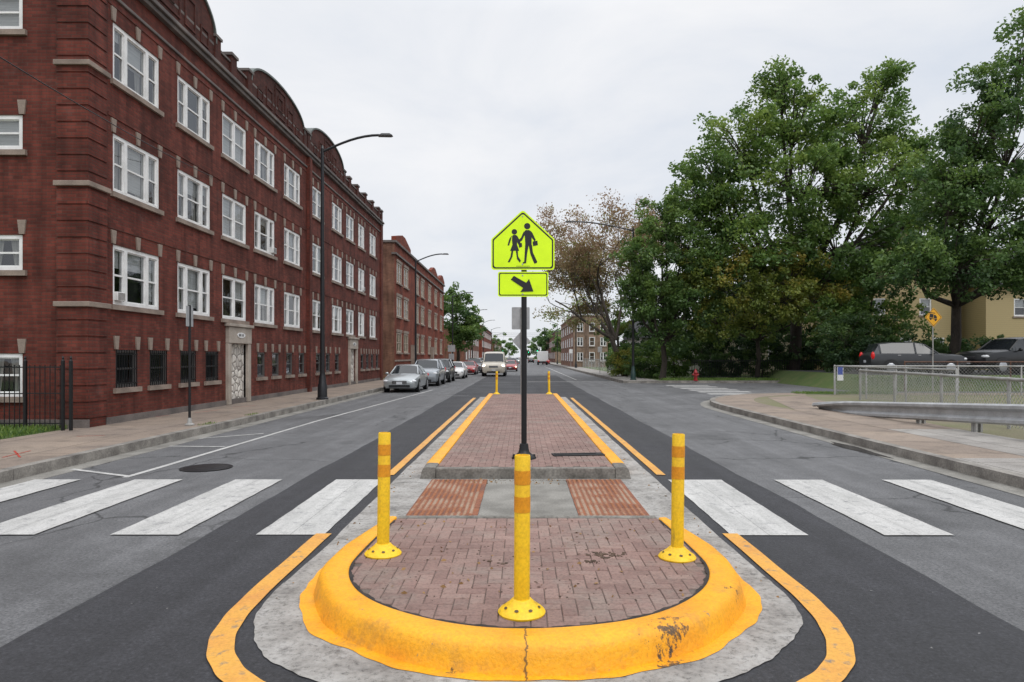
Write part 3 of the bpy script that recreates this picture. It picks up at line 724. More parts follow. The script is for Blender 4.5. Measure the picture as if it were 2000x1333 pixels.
for k in range(230):
    if k<90: Pn.append((random.uniform(-1.1,1.2),random.uniform(4.2,6.2),.156))
    elif k<160: Pn.append((random.uniform(-1.1,1.2),random.uniform(8.6,8.97),.03))
    else: Pn.append((random.choice([-1,1])*random.uniform(1.55,1.7)+XC,random.uniform(4.5,14),.014))
Pn=np.array(Pn); dd=RNG.normal(size=Pn.shape); dd[:,2]*=.15
me=leafmesh('leaf_litter',Pn,dd,RNG.uniform(.015,.045,len(Pn)),RNG.random(len(Pn)),'dryleaf',.6); mkobj('leaf_litter',me,None,kind='stuff',label='scattered dry leaves lying on the island',category='leaves')
# ------------------------------------------------------------------ windows & buildings
WC={}
def wintemplate(w,h,style,blind):
    key=(w,h,style,blind)
    if key in WC: return WC[key]
    fr={'tan':'tan_frame','base':'dark_frame'}.get(style,'white_frame'); f=MB(); g=MB(); bl=MB(); cu=MB(); back=MB()
    d0,d1=-.12,-.02; e=.085 if style!='base' else .05
    f.box(d0,d1,-w/2,w/2,0,e); f.box(d0,d1,-w/2,w/2,h-e,h); f.box(d0,d1,-w/2,-w/2+e,e,h-e); f.box(d0,d1,w/2-e,w/2,e,h-e)
    if style=='triple': cuts=[-w/2+e,-w*.23-.06,-w*.23+.06,w*.23-.06,w*.23+.06,w/2-e]
    elif style in('double','tan'): cuts=[-w/2+e,-.06,.06,w/2-e]
    else: cuts=[-w/2+e,w/2-e]
    for k in range(1,len(cuts)-1,2): f.box(d0,d1+.003,cuts[k],cuts[k+1],e,h-e)
    rr=random.Random(int(w*100+h*1000+blind*77))
    for k in range(0,len(cuts),2):
        a,b=cuts[k],cuts[k+1]; s=.025; zm=h*.5
        f.box(d0,d1-.03,a,a+s,e,h-e); f.box(d0,d1-.03,b-s,b,e,h-e); f.box(d0,d1-.025,a+s,b-s,zm-.02,zm+.02); f.box(d0,d1-.03,a+s,b-s,e,e+s); f.box(d0,d1-.03,a+s,b-s,h-e-s,h-e)
        g.poly([(d0+.05,a,e),(d0+.05,b,e),(d0+.05,b,h-e),(d0+.05,a,h-e)])
        q=rr.choice([0,.2,.35,.5,.5,.55,.9,-1,-1]) if blind>0 and style!='base' else 0
        if blind==9: q=.95
        if q>0: bl.poly([(d0-.02,a+.02,h-e-(h-2*e)*q),(d0-.02,b-.02,h-e-(h-2*e)*q),(d0-.02,b-.02,h-e),(d0-.02,a+.02,h-e)])
        if q<0 or (q>.2 and rr.random()<.4):
            c_=(b-a)*.40
            cu.poly([(d0-.035,a+.01,e),(d0-.035,a+c_*.7,e),(d0-.035,a+c_,h-e),(d0-.035,a+.01,h-e)]); cu.poly([(d0-.035,b-c_*.7,e),(d0-.035,b-.01,e),(d0-.035,b-.01,h-e),(d0-.035,b-c_,h-e)])
    back.poly([(d0-.1,-w/2,0),(d0-.1,w/2,0),(d0-.1,w/2,h),(d0-.1,-w/2,h)])
    parts=[('window',f.mesh('window_frame',[fr])),('glass_pane',g.mesh('glass_pane',['glass'])),('window_interior',back.mesh('window_interior',['dark']))]
    if bl.f: parts.append(('blind',bl.mesh('blind',['blind'])))
    if cu.f: parts.append(('curtain',cu.mesh('curtain',['curtain'])))
    s=MB(); s.box(-.1,.07,-w/2-.1,w/2+.1,-.115,-.003); parts.append(('sill',s.mesh('sill',['stone'])))
    WC[key]=parts; return parts
_k=MB(); _k.prism([(-.055,.01),(.055,.01),(.09,.31),(-.09,.31)],lambda a,b:(-.05,a,b),lambda a,b:(.035,a,b)); KEY=_k.mesh('keystone',['stone'])
def place_window(bld,pos,rot,w,h,style,blind,nk=3):
    parts=wintemplate(w,h,style,blind)
    o=mkobj('window',parts[0][1],bld,pos,rot)
    for n,me in parts[1:]: mkobj(n,me,o)
    for i in range(nk): mkobj('keystone',KEY,o,(0,-w/2+w*i/(nk-1),h))
    return o
def wall(mb,f,u0,u1,z0,z1,holes,depth=.24,m=0):
    us=sorted({u0,u1}|{h[0] for h in holes}|{h[1] for h in holes}); zs=sorted({z0,z1}|{h[2] for h in holes}|{h[3] for h in holes})
    for a,b in zip(us[:-1],us[1:]):
        for c,d in zip(zs[:-1],zs[1:]):
            um,zm=(a+b)/2,(c+d)/2
            if any(h[0]<um<h[1] and h[2]<zm<h[3] for h in holes): continue
            mb.poly([f(a,c,0),f(b,c,0),f(b,d,0),f(a,d,0)],m)
    for a,b,c,d in holes:
        for p,q in(((a,c),(b,c)),((b,c),(b,d)),((b,d),(a,d)),((a,d),(a,c))):
            mb.poly([f(*p,0),f(*q,0),f(*q,-depth),f(*p,-depth)],m)
XF=-9.1; Y0=14.3; Y1=44.3; ZT=10.95
B=thing('apartment_building','three-storey dark red brick apartment block with arched parapets','building',(XF,Y0,0))
def rel(f): return lambda *a:(f(*a)[0]-XF,f(*a)[1]-Y0,f(*a)[2])
fs=rel(lambda u,z,d:(XF+d,u,z)); ff=rel(lambda u,z,d:(u,Y0+.06-d,z))
cols=[(16.17,1.95,'triple'),(19.0,1.9,'triple'),(21.65,1.8,'double'),(24.2,1.9,'triple'),(27.1,1.9,'triple'),(30.45,1.5,'double'),(33.65,1.8,'triple'),(36.2,1.6,'double'),(38.75,1.5,'triple'),(41.7,1.7,'triple')]
rows=[(2.80,4.14),(5.31,6.62),(7.80,9.10)]
base=[(15.3,16.15),(16.7,17.5),(18.2,19.05),(19.65,20.45),(23.5,24.2),(24.9,25.6),(26.4,27.1),(27.9,28.6),(30.2,30.9),(31.7,32.4),(33.3,34.0),(38.6,39.3),(39.9,40.6),(41.2,41.9),(42.6,43.3)]
holes=[(c-w/2,c+w/2,z0,z1) for c,w,s in cols for z0,z1 in rows]+[(a,b,.93,1.79) for a,b in base]
doors=[(21.2,22.5),(36.0,37.3)]
holes+=[(a,b,.15,2.05) for a,b in doors]
mb=MB(); wall(mb,fs,Y0,Y1,.1,10.2,holes)
fx=[-11.35,-14.5,-17.5]
fh=[(x,x+.85,z0,z1) for x in fx for z0,z1 in((.79,1.7),(3.45,4.2),(5.98,6.72),(8.5,9.3))]
wall(mb,ff,-26,XF,.1,10.95,fh)
mb.poly([fs(Y0+.0,10.2,-.3),fs(Y1,10.2,-.3),rel(lambda:(-26,Y1,10.2))(),rel(lambda:(-26,Y0+.1,10.2))()])
mb.poly([rel(lambda:(XF,Y1,0))(),rel(lambda:(-26,Y1,0))(),rel(lambda:(-26,Y1,11))(),rel(lambda:(XF,Y1,11))()])
mb.obj('wall',['brick'],B)
for ci,(c,w,s) in enumerate(cols):
    for ri,(z0,z1) in enumerate(rows):
        place_window(B,fs(c,z0,0),0,w,round(z1-z0,3),s,(9 if (ci,ri) in((2,1),(2,2),(7,0),(7,2),(4,1)) else (ci*5+ri*3)%8+1))
def barsmesh(w,h):
    mb=MB(); 
    for k in range(int(w/.1)+1): u=-w/2+.02+k*(w-.04)/int(w/.1); mb.box(.0,.014,u-.006,u+.006,.0,h)
    for z in(.1,h*.5,h-.1): mb.box(.002,.012,-w/2,w/2,z-.01,z+.01)
    return mb.mesh('window_grille',['iron'])
for k,(a,b) in enumerate(base):
    place_window(B,fs((a+b)/2,.93,0),0,round(b-a,2),.86,'base',0,2)
for k,(a,b) in enumerate(base[:4]): mkobj('window_grille',barsmesh(round(b-a,2),.86),B,fs((a+b)/2,.93,.0))
for (x0,x1,z0,z1) in fh: place_window(B,ff((x0+x1)/2,z0,0),-pi/2,.85,round(z1-z0,3),'single',9 if z0>5 else 3,2)
for a,b in doors:
    D=mkobj('door',None,B,fs((a+b)/2,.15,0)); wd=b-a
    mb=MB(); mb.box(-.16,-.06,-wd/2,wd/2,0,1.9); mb.obj('door_infill',['flagstone'],D)
    mb=MB(); 
    for s in(-1,1): mb.box(-.12,.10,*(sorted((s*wd/2,s*(wd/2+.22)))),0,1.9)
    mb.box(-.12,.12,-wd/2-.22,wd/2+.22,1.905,2.42); mb.box(-.12,.17,-wd/2-.30,wd/2+.30,2.425,2.52)
    o=mb.obj('door_surround',['stone_light'],D); bevel(o,.015)
    mb=MB(); mb.prism([(.19*cos(t)*1.6,2.17+.085*sin(t)) for t in np.linspace(0,2*pi,17)[:-1]],lambda p,q:(.12,p,q),lambda p,q:(.135,p,q)); mb.obj('number_plate',['signwhite'],D)
    mb=MB()
    for u in(-.17,-.09,.03,.13): mb.box(.136,.139,u-.025,u+.025,2.13,2.21)
    mb.obj('number_lettering',['signblack'],D)
mb=MB(); z=.35
while z<10.0:
    mb.box(-.62,.045,-.045,.62,z,z+.30); z+=.345
mb.box(-.60,.025,-.025,.60,.1,10.6)
mb.obj('corner_pier',['brick'],B)
mb=MB()
mb.box(0,.13,29.05-Y0-.18,29.05-Y0+.18,.1,10.09)
mb.box(0,.10,Y1-Y0-.5,Y1-Y0,.1,10.09)
mb.objs('pilaster',['brick'],B)
mb=MB()
for z in(2.68,5.2,7.72): mb.box(-.66,.10,-.10,.68,z,z+.11)
mb.objs('stone_band',['stone'],B,None,.012)
mb=MB()
for z0,z1 in rows: mb.box(0,.018,.7,Y1-Y0-.5,z1+.34,z1+.41)
mb.objs('brick_band',['brick'],B)
mb=MB(); mb.box(-.1,.03,.62,Y1-Y0,.1,.30); mb.box(-17,.05,-.06,.0,.1,.32); mb.objs('foundation',['cornice'],B)
mb=MB(); mb.box(-.1,.20,.0,Y1-Y0,10.22,10.33); mb.box(-.1,.13,.0,Y1-Y0,10.10,10.218); mb.box(-.1,.045,.66,Y1-Y0,9.62,9.70)
mb.objs('cornice',['cornice'],B,None,.02)
mb=MB(); cp=MB()
mb.box(-.35,.02,.0,Y1-Y0,10.335,10.78); cp.box(-.39,.06,.0,Y1-Y0,10.782,10.85)
for a,b,rise in((14.75,20.25,1.28),(22.65,28.45,.88),(28.95,34.75,.98)):
    cu=MB(); pat=MB()
    c=(a+b)/2-Y0; hw=(b-a)/2; n=28
    arcp=[]
    for k in range(n+1):
        t=pi*k/n; u=-cos(t)*hw*(.95); arcp.append((c+u,10.86+rise*(sin(t)**.8)))
    outline=[(arcp[0][0],10.336)]+arcp+[(arcp[-1][0],10.336)]
    mb.prism(outline,lambda p,q:(-.40,p,q),lambda p,q:(.055,p,q))
    g0=len(cu.v)
    for k,(u,z) in enumerate(arcp):
        tu=Vector(arcp[min(k+1,n)])-Vector(arcp[max(k-1,0)]); nn=Vector((-tu.y,tu.x)).normalized()
        for dx,o_ in((-.45,-.01),(.11,-.01),(.11,.055),(-.45,.055)): cu.v.append((dx,u+nn.x*o_,z+nn.y*o_))
    for k in range(n):
        for q in range(4):
            r=(q+1)%4; cu.f.append((g0+4*k+q,g0+4*k+r,g0+4*k+4+r,g0+4*k+4+q)); cu.m.append(0)
    cu.obj('arched_coping',['copper'],B)
    for s in(-1,1): mb.box(-.42,.10,c+s*hw-.18,c+s*hw+.18,10.336,11.05); cp.box(-.46,.14,c+s*hw-.22,c+s*hw+.22,11.052,11.13)
    def fr(u0,u1,z0,z1,e=.06):
        z1=10.5+(z1-10.5)*(.36+.64*rise/1.28)
        for q in((u0,u1,z0,z0+e),(u0,u1,z1-e,z1),(u0,u0+e,z0+e,z1-e),(u1-e,u1,z0+e,z1-e)): pat.box(.056,.085,c+q[0],c+q[1],q[2],q[3])
    fr(-.55,.55,10.55,11.85); fr(-.25,.25,10.8,11.5); fr(-1.4,-.8,10.55,11.4); fr(.8,1.4,10.55,11.4); fr(-2.2,-1.7,10.5,11.0); fr(1.7,2.2,10.5,11.0)
    pat.objs('brick_motif',['brick_dark'],B)
for y in(21.4,35.9,37.6,39.5,41.4,43.2,44.05): mb.box(-.40,.09,y-Y0-.2,y-Y0+.2,10.336,11.0); cp.box(-.44,.13,y-Y0-.25,y-Y0+.25,11.002,11.09)
mb.objs('parapet',['brick_dark'],B); cp.objs('coping',['cornice'],B)
mb=MB(); mb.tube([(.10,14.62,10.0),(.10,14.62,.3)],.05,8); mb.obj('downpipe',['brick_dark'],B,40)
for y,z,s in((15.42,2.88,.7),(25.0,5.40,.75),(39.2,5.4,.8)):
    a=thing('air_conditioner','white window air conditioner fitted in apartment window','air conditioner',(XF-.02,y,z),0,'air conditioners in the apartment windows',s)
    mb=MB(); mb.box(-.12,.12,-.22,.22,.02,.30); o=mb.obj('casing',['white_frame'],a); bevel(o,.015)
    mb=MB()
    for k in range(7): mb.box(.121,.126,-.19,.19,.05+k*.034,.068+k*.034)
    mb.obj('vent_grille',['cornice'],a)
def building(name,label,xf,side,y0,y1,zt,brick,cols_,rows_,front=None,depth=14,w=1.2,style='double',trimz=None,nk=0,roofm='cornice'):
    b=thing(name,label,'building',(xf,y0,0))
    s=side
    f=lambda u,z,d:(s*d,u-y0,z); xi=-s*depth
    hs=[(c-w/2,c+w/2,a,e) for c in cols_ for a,e in rows_]
    mb=MB(); wall(mb,f,y0,y1,0.1,zt,hs)
    g2=lambda u,z,d:(u,-d,z); x0,x1=sorted((0,xi)); fh2=[]
    if front: fh2=[(x,x+fw,a,e) for x,fw in front for a,e in rows_]
    wall(mb,g2,x0,x1,.1,zt,fh2,m=1)
    mb.poly([(x0,0,zt),(x1,0,zt),(x1,y1-y0,zt),(x0,y1-y0,zt)]); mb.poly([(x0,y1-y0,0),(x1,y1-y0,0),(x1,y1-y0,zt),(x0,y1-y0,zt)])
    mb.obj('wall',brick,b)
    for c in cols_:
        for i,(a,e) in enumerate(rows_): place_window(b,f(c,a,.05),0 if s>0 else pi,w,round(e-a,3),style,(int(c)+i)%5+1,nk)
    if front:
        for x,fw in front:
            for i,(a,e) in enumerate(rows_): place_window(b,g2(x+fw/2,a,0),-pi/2,fw,round(e-a,3),style,i+1,nk)
    mb=MB(); o1,o2=sorted((s*.15,-s*.2)); mb.box(o1,o2,-.12,y1-y0+.1,zt-.02,zt+.14); mb.box(o1,o2,-.1,y1-y0,zt-.85,zt-.72)
    if s>0: mb.box(xi,-.2,-.12,.2,zt-.02,zt+.14)
    else: mb.box(.2,xi,-.12,.2,zt-.02,zt+.14)
    mb.objs('coping',[roofm],b)
    if trimz:
        mb=MB()
        for z_ in trimz:
            o1,o2=sorted((0,s*.06)); mb.box(o1,o2,.0,y1-y0,z_,z_+.12)
        mb.objs('stone_band',['stone'],b)
    return b
c2=[50.0,53.0,58.5,61.8,66.5,71.3,76.0]
b2=building('apartment_building','orange-red brick three-storey apartment block with stone trim',-9.0,1,48.3,78.8,9.75,['brick2','brick_side'],c2,[(1.95,3.4),(4.55,6.0),(7.0,8.45)],w=1.9,style='tan',trimz=[1.3])
mb=MB()
for (a,b) in((.1,6.5),(19,24),(26,30.4)):
    mb.prism([(a,9.9),(b,9.9),(b,10.2),((a+b)/2+.6,10.7),((a+b)/2-.6,10.7),(a,10.2)],lambda p,q:(-.25,p,q),lambda p,q:(.10,p,q))
mb.objs('parapet',['brick2'],b2)
mb=MB()
for y in(7.0,18.6): mb.box(.0,.3,y,y+.9,.1,2.6)
mb.objs('entrance_porch',['stone'],b2)
mb=MB()
for c in c2:
    for a in(3.42,6.02,8.47): mb.box(0,.08,c-48.3-1.05,c-48.3+1.05,a,a+.2)
mb.objs('lintel',['stone'],b2)
building('shop_building','low brown brick shop building along the street',-9.4,1,112,150,6.5,['brick_brown','brick_brown'],[116,122,128,134,140,146],[(1.2,2.8),(3.9,5.3)],w=2.4)
building('apartment_building','distant red brick apartment block along the street',-9.4,1,160,215,9.0,['brick2','brick2'],[164+6*k for k in range(8)],[(1.2,2.8),(4.0,5.5),(6.6,8.0)],w=2.4)
building('apartment_building','distant brown brick block along the street',-9.4,1,235,320,7.5,['brick_brown','brick_brown'],[240+8*k for k in range(9)],[(1.2,2.8),(4.4,6.0)],w=2.8)
b3=building('apartment_building','tan and orange brick flats with rounded bay windows',7.6,-1,100,132,7.6,['brick_side','brick_tan'],[103,108,113,118,124,129],[(1.0,2.3),(3.2,4.5),(5.3,6.6)],front=[(.5,.9),(3.9,.9)],depth=5.0,w=2.0,roofm='stone')
x=1.7; mb=MB()
mb.prism([(x,0),(x+.45,-.8),(x+1.35,-.8),(x+1.8,0)],lambda p,q:(p,q,.1),lambda p,q:(p,q,7.3)); mb.obj('bay',['brick_tan'],b3)
for z_ in(1.0,3.2,5.3): place_window(b3,(x+.9,-.93,z_),-pi/2,.8,1.3,'single',2,0)
building('apartment_building','distant brown brick block beyond the tan flats',8.6,-1,175,240,8.0,['brick_brown','brick_tan'],[180+8*k for k in range(7)],[(1.2,2.8),(4.4,6.0)],w=2.8)
def house(label,x0,x1,y0,y1,ze,zr,mat,wins,ridge='y'):
    h=thing('house',label,'house',((x0+x1)/2,y0,0)); hw=(x1-x0)/2; D_=y1-y0; mb=MB()
    holes=[(a-.45,a+.45,z,z+1.3) for a,z in wins]
    wall(mb,lambda u,z,d:(u,-d,z),-hw,hw,0,ze,holes)
    mb.poly([(-hw,0,0),(-hw,D_,0),(-hw,D_,ze),(-hw,0,ze)]); mb.poly([(hw,0,0),(hw,D_,0),(hw,D_,ze),(hw,0,ze)])
    if ridge=='y': mb.poly([(-hw,0,ze),(hw,0,ze),(0,0,zr)])
    mb.obj('wall',[mat],h)
    for a,z in wins: place_window(h,(a,0,z),-pi/2,.9,1.3,'single',2,0)
    mb=MB()
    if ridge=='y':
        for s in(-1,1): 
            d_=Vector((s*hw,0,ze-zr)); mb.obox((s*hw*.52,D_/2,(ze+zr)/2+.05),(0,1,0),d_,d_.cross(Vector((0,1,0))),D_/2+.4,d_.length/2+.3,.07)
    else:
        mb.prism([(-.5,ze-.15),(D_/2,zr),(D_+.5,ze-.15)],lambda p,q:(-hw-.3,p,q),lambda p,q:(hw+.3,p,q))
    mb.obj('roof',['roof'],h); return h
house('yellow clapboard house with dark gabled roof behind trees',25.5,33,52,64,7.8,11.5,'siding_y',[(-2.5,1.8),(0,1.8),(2.5,1.8),(-2,4.8),(1.5,4.8)])
house('cream clapboard house with dark roof beside yellow house',34,46,50,62,7.0,10.5,'siding_y',[(-4,1.5),(-1,1.5),(2.5,1.5),(-3.5,4.6),(0,4.6)],'x')
house('small white clapboard house with low dark roof',10.2,16,58,66,3.4,5.0,'siding_w',[(-1.5,1.4),(1,1.4)],'x')
house('pale sided house glimpsed between trees',17,23,57,66,5.4,8.0,'siding_b',[(-1.5,1.4),(1,1.4),(-1,3.8)],'y')
# ------------------------------------------------------------------ street lamps
def lamp(loc,rot,label,arm=2.05,h=8.9,mat='pole',topmat='pole'):
    t=thing('street_lamp',label,'street lamp',loc,rot,group='curved arm street lamps along the road')
    mb=MB(); mb.lathe([(.21,0),(.21,.05),(.17,.08),(.16,.5),(.13,.56),(.12,.75),(.10,.80),(.095,.9)],12); mb.obj('base',[mat],t,35)
    mb=MB(); mb.tube([(0,0,.8),(0,0,h*.5),(0,0,h)],[.085,.072,.055],12); mb.obj('pole',[topmat],t,40)
    mb=MB(); pts=[]
    for k in range(9): a=k/8; pts.append((arm*a,0,h-.12+(.58)*sin(a*pi/2)))
    mb.tube(pts,[.045]*9,8); mb.tube([(0,0,h-.02),(0,0,h+.1)],[.07,.03],8); mb.obj('arm',[topmat],t,40)
    mb=MB(); mb.prism([(arm-.05,h+.42),(arm+.1,h+.50),(arm+.38,h+.50),(arm+.48,h+.44),(arm+.40,h+.41)],lambda p,q:(p,-.12,q),lambda p,q:(p,.12,q)); o=mb.obj('lamp_head',['lamphead'],t); bevel(o,.02)
    return t
L0=lamp((-6.95,23.8,.15),0,'tall black street lamp with curved arm on sidewalk',1.98,8.75)
for x,y,s in((-7.3,47,.93),(-7.6,75,.93),(-7.6,105,.95),(-7.6,135,.95),(-7.6,170,.95),(-7.6,210,.95)): clone(L0,(x,y,.15),0,'black street lamp with curved arm further down street',s)
L1=lamp((7.15,43.8,.15),pi,'green based street lamp with long arm beside trees',3.9,9.7,'pole_green')
for x,y in((7.3,92),(7.3,140),(7.3,190)): clone(L0,(x,y,.15),pi,'distant street lamp on the opposite sidewalk',.95)
t=thing('parking_sign','black post with sign seen edge-on by the kerb','road sign',(-7.2,14.8,.15))
mb=MB(); mb.tube([(0,0,0.05),(0,0,2.6)],.028,8); mb.obj('post',['iron'],t,40)
mb=MB(); mb.box(-.006,.006,-.15,.15,2.14,2.58); mb.obj('sign_panel',['signback'],t)
mb=MB(); mb.lathe([(.10,0),(.10,.02),(.05,.05),(.035,.16)],10); mb.obj('base',['galv_dull'],t,40)
def postsign(loc,label,panels,h,post='galv_dull'):
    t=thing('road_sign',label,'road sign',loc); mb=MB(); mb.tube([(0,0,0),(0,0,h)],.03,8); mb.obj('post',[post],t,40)
    for (w_,z0,z1,m) in panels: mb=MB(); mb.prism(rounded([(-w_/2,z0),(w_/2,z0),(w_/2,z1),(-w_/2,z1)],.03),lambda a,b:(a,-.04,b),lambda a,b:(a,-.035,b)); mb.obj('sign_panel',[m],t)
    return t
postsign((-7.2,70,.15),'grey sign plates on post by brick flats',[(.75,2.0,2.7,'signback'),(.55,1.2,1.8,'signback')],2.8)
postsign((7.2,100,.15),'small white sign on post at far kerb',[(.5,2.0,2.6,'signwhite')],2.7)
postsign((7.1,62,.15),'small sign on green post by sidewalk',[(.4,1.9,2.4,'signwhite')],2.5)
t=thing('warning_sign','amber diamond warning sign with black truck symbol on pole','road sign',(16.62,27.6,.15),.15)
mb=MB(); mb.tube([(0,0,0),(0,0,3.25)],.024,8); mb.obj('post',['galv_dull'],t,40)
mb=MB(); q=.39; cz=3.08; dia=lambda q:rounded([(0,cz-q),(q,cz),(0,cz+q),(-q,cz)],.04)
mb.prism(dia(q),lambda a,b:(a,-.04,b),lambda a,b:(a,-.036,b)); mb.obj('sign_panel',['signamber'],t)
mb=MB(); ringpoly(mb,dia(q*.93),dia(q*.87),-.042)
for P in([(-.25,0),(-.02,-.04),(0,.16),(-.22,.2)],[(.01,-.05),(.2,-.08),(.2,.03),(.12,.12),(.02,.13)],[(-.28,-.02),(.22,-.11),(.22,-.15),(-.28,-.06)],[(-.3,.24),(.1,.2),(.1,.24),(-.3,.28)]): mb.poly([(a*.75,-.042,cz+b*.75) for a,b in P])
for u,v_ in((-.13,-.07),(.09,-.11)): mb.poly([(u+.045*cos(a),-.0425,cz+v_+.045*sin(a)) for a in np.linspace(0,2*pi,13)[:-1]])
mb.obj('pictogram',['signblack'],t)
t=thing('fire_hydrant','red fire hydrant on grass verge beyond the side street','fire hydrant',(10.8,42.4,.15))
mb=MB(); mb.lathe([(.16,0),(.16,.04),(.11,.06),(.10,.45),(.13,.47),(.13,.51),(.11,.53),(.09,.62),(.04,.68),(.03,.74)],14); mb.obj('barrel',['hydrant'],t,35)
mb=MB(); mb.tube([(-.2,0,.38),(.2,0,.38)],.055,10); mb.tube([(0,-.2,.36),(0,0,.36)],.07,10); mb.obj('outlet',['hydrant'],t,35)
for x,y in((5.4,235),(-6.5,235),(3.0,300)):
    t=thing('traffic_light','distant traffic signal showing green beside the road','traffic light',(x,y,0),group='distant traffic signals')
    mb=MB(); mb.tube([(0,0,0),(0,0,4.3)],.09,8); mb.obj('pole',['pole'],t)
    mb=MB(); mb.box(-.25,.25,-.2,.2,3.4,4.7); mb.obj('signal_head',['plastic_black'],t)
    mb=MB(); mb.tube([(0,-.24,3.65),(0,-.19,3.65)],.17,10); mb.obj('green_light',['green_lamp'],t)
t=thing('overhead_cable','thin black cable strung to the brick apartment block','cable',(-9.05,20,6.9))
mb=MB(); A=Vector((-5.0,-6,5.6)); Bv=Vector((-9.05,20,6.9)); mb.tube([A.lerp(Bv,k/20)-Vector((0,0,.5*4*(k/20)*(1-k/20)))-Bv for k in range(21)],.010,5); mb.obj('cable',['iron'],t)
t2=thing('overhead_cable','distant wires crossing above the street','cable',(0,230,0))
for z_ in(9.2,9.7,10.3): mb=MB(); mb.tube([(-40,0,z_),(0,0,z_-.7),(40,0,z_)],.03,4); mb.obj('cable',['iron'],t2)
# ------------------------------------------------------------------ fences
def strand_mesh(L,h,p=.075,r=.0022):
    mb=MB(); s=-h
    while s<L:
        for sg in(1,-1):
            a0=max(0,-s); a1=min(h,L-s)
            if a1-a0>.02:
                if sg>0: P,Q=(s+a0,a0),(s+a1,a1)
                else: P,Q=(s+a0,h-a0),(s+a1,h-a1)
                mb.tube([(P[0],.004*sg,P[1]),(Q[0],.004*sg,Q[1])],r,3,0,False)
        s+=p
    return mb
def chain_fence(label,p0,p1,h,z=.15,sp=2.4,mat='galv_dull',rail=.03,p=.13,r=.0036):
    a=Vector(p0);b=Vector(p1);L=(b-a).length; t=thing('chain_link_fence',label,'fence',(a.x,a.y,z),math.atan2(b.y-a.y,b.x-a.x))
    n=max(1,round(L/sp)); pm=None
    for k in range(n+1):
        if pm is None: mb=MB(); mb.tube([(0,0,-.05),(0,0,h+.02),(0,0,h+.05)],[rail*1.1,rail*1.1,.005],8); pm=mb.mesh('post',[mat],40)
        mkobj('post',pm,t,(L*k/n,0,0))
    mb=MB(); mb.tube([(0,0,h),(L,0,h)],rail,8); mb.obj('rail',[mat],t,40)
    o=strand_mesh(L,h-.05,p,r).obj('wire_mesh',['wire'],t); o.location=(0,0,.03); return t
chain_fence('galvanised chain-link fence with thick top rail beside guard rail',(11.6,23.4),(9.55,11.0),1.02,rail=.036,sp=3.0,p=.125,r=.0052)
chain_fence('galvanised chain-link fence along the side street corner',(12.35,26.9),(26,25.5),1.12,rail=.027)
chain_fence('chain-link fence returning along the yard',(12.3,26.85),(12.1,19.0),1.12,rail=.027)
chain_fence('rusty topped chain-link fence before the parked cars',(17.5,31.2),(34,30.6),1.3,.1,mat='rustrail',r=.002,p=.2)
chain_fence('low chain-link fence by distant sidewalk',(8.8,62),(8.8,98),1.2,sp=4,p=.3)
t=thing('notice_board','small blue and white notice fixed on chain-link fence','sign',(12.5,26.82,.35))
mb=MB(); mb.box(-.11,.13,-.012,-.004,.35,.95); mb.obj('panel',['signwhite'],t); mb=MB(); mb.box(-.09,.11,-.016,-.013,.58,.92); mb.obj('printed_area',['signblue'],t)
t=thing('iron_fence','dark iron railing in front of dense shrubs','fence',(11.2,44.9,.15)); mb=MB()
for k in range(90): mb.box(k*.16,k*.16+.02,0,.02,0,1.35)
for z_ in(.15,1.2): mb.box(0,14.4,-.01,.03,z_,z_+.04)
mb.obj('railing',['iron'],t)
t=thing('iron_fence','black iron fence and gate beside brick apartment block','fence',(-14,13.75,.13)); mb=MB()
for k in range(48):
    u=k*.102
    if u<4.75: mb.box(u,u+.012,0,.012,.06,1.34)
for z_ in(.15,.75,1.28): mb.box(0,4.75,-.006,.018,z_,z_+.022)
mb.obj('railing',['iron'],t)
for u in(0,2.4,4.0,4.76,4.92):
    mb=MB(); mb.box(u-.025,u+.025,-.025,.025,-.1,1.42); mb.lathe([(.03,1.42),(.018,1.45),(.024,1.48),(.005,1.52)],8,(u,0,0)); mb.obj('post',['iron'],t)
t=thing('guard_rail','galvanised corrugated guard rail with turned-down end on sidewalk','guard rail',(8.5,19.6,.15))
path2=[]
for k in range(60):
    s=k*.25; x=(.5/7.4)*s; y=-s; zc=.03+.42*min(1,(s/7.6)); tw=max(0,1-s/1.8)*.8; path2.append((x,y,zc,tw))
pr=[(0,.195),(.015,.195),(.075,.16),(.075,.105),(.0,.05),(.0,-.05),(.075,-.105),(.075,-.16),(.015,-.195),(0,-.195)]
mb=MB(); g_=[]
for x,y,zc,tw in path2:
    g_.append(len(mb.v))
    for o_,z_ in pr: mb.v.append((x-(o_*cos(tw)+z_*sin(tw)),y,max(.004,zc+z_*cos(tw)-o_*sin(tw)) ))
for k in range(len(path2)-1):
    for j in range(len(pr)-1): mb.f.append((g_[k]+j,g_[k]+j+1,g_[k+1]+j+1,g_[k+1]+j)); mb.m.append(0)
mb.obj('beam',['galv'],t,20)
pm=MB(); pm.box(0.02,.06,-.07,.07,-.1,.64); pm.box(.0,.16,-.008,.008,-.1,.64); pm.box(.12,.16,-.07,.07,-.1,.64); pmm=pm.mesh('post',['galv_dull'])
for s in(4.4,6.1,8.0,10.1,12.2): mkobj('post',pmm,t,((.5/7.4)*s,-s,.02+.43*min(1,s/7.6)-.45))
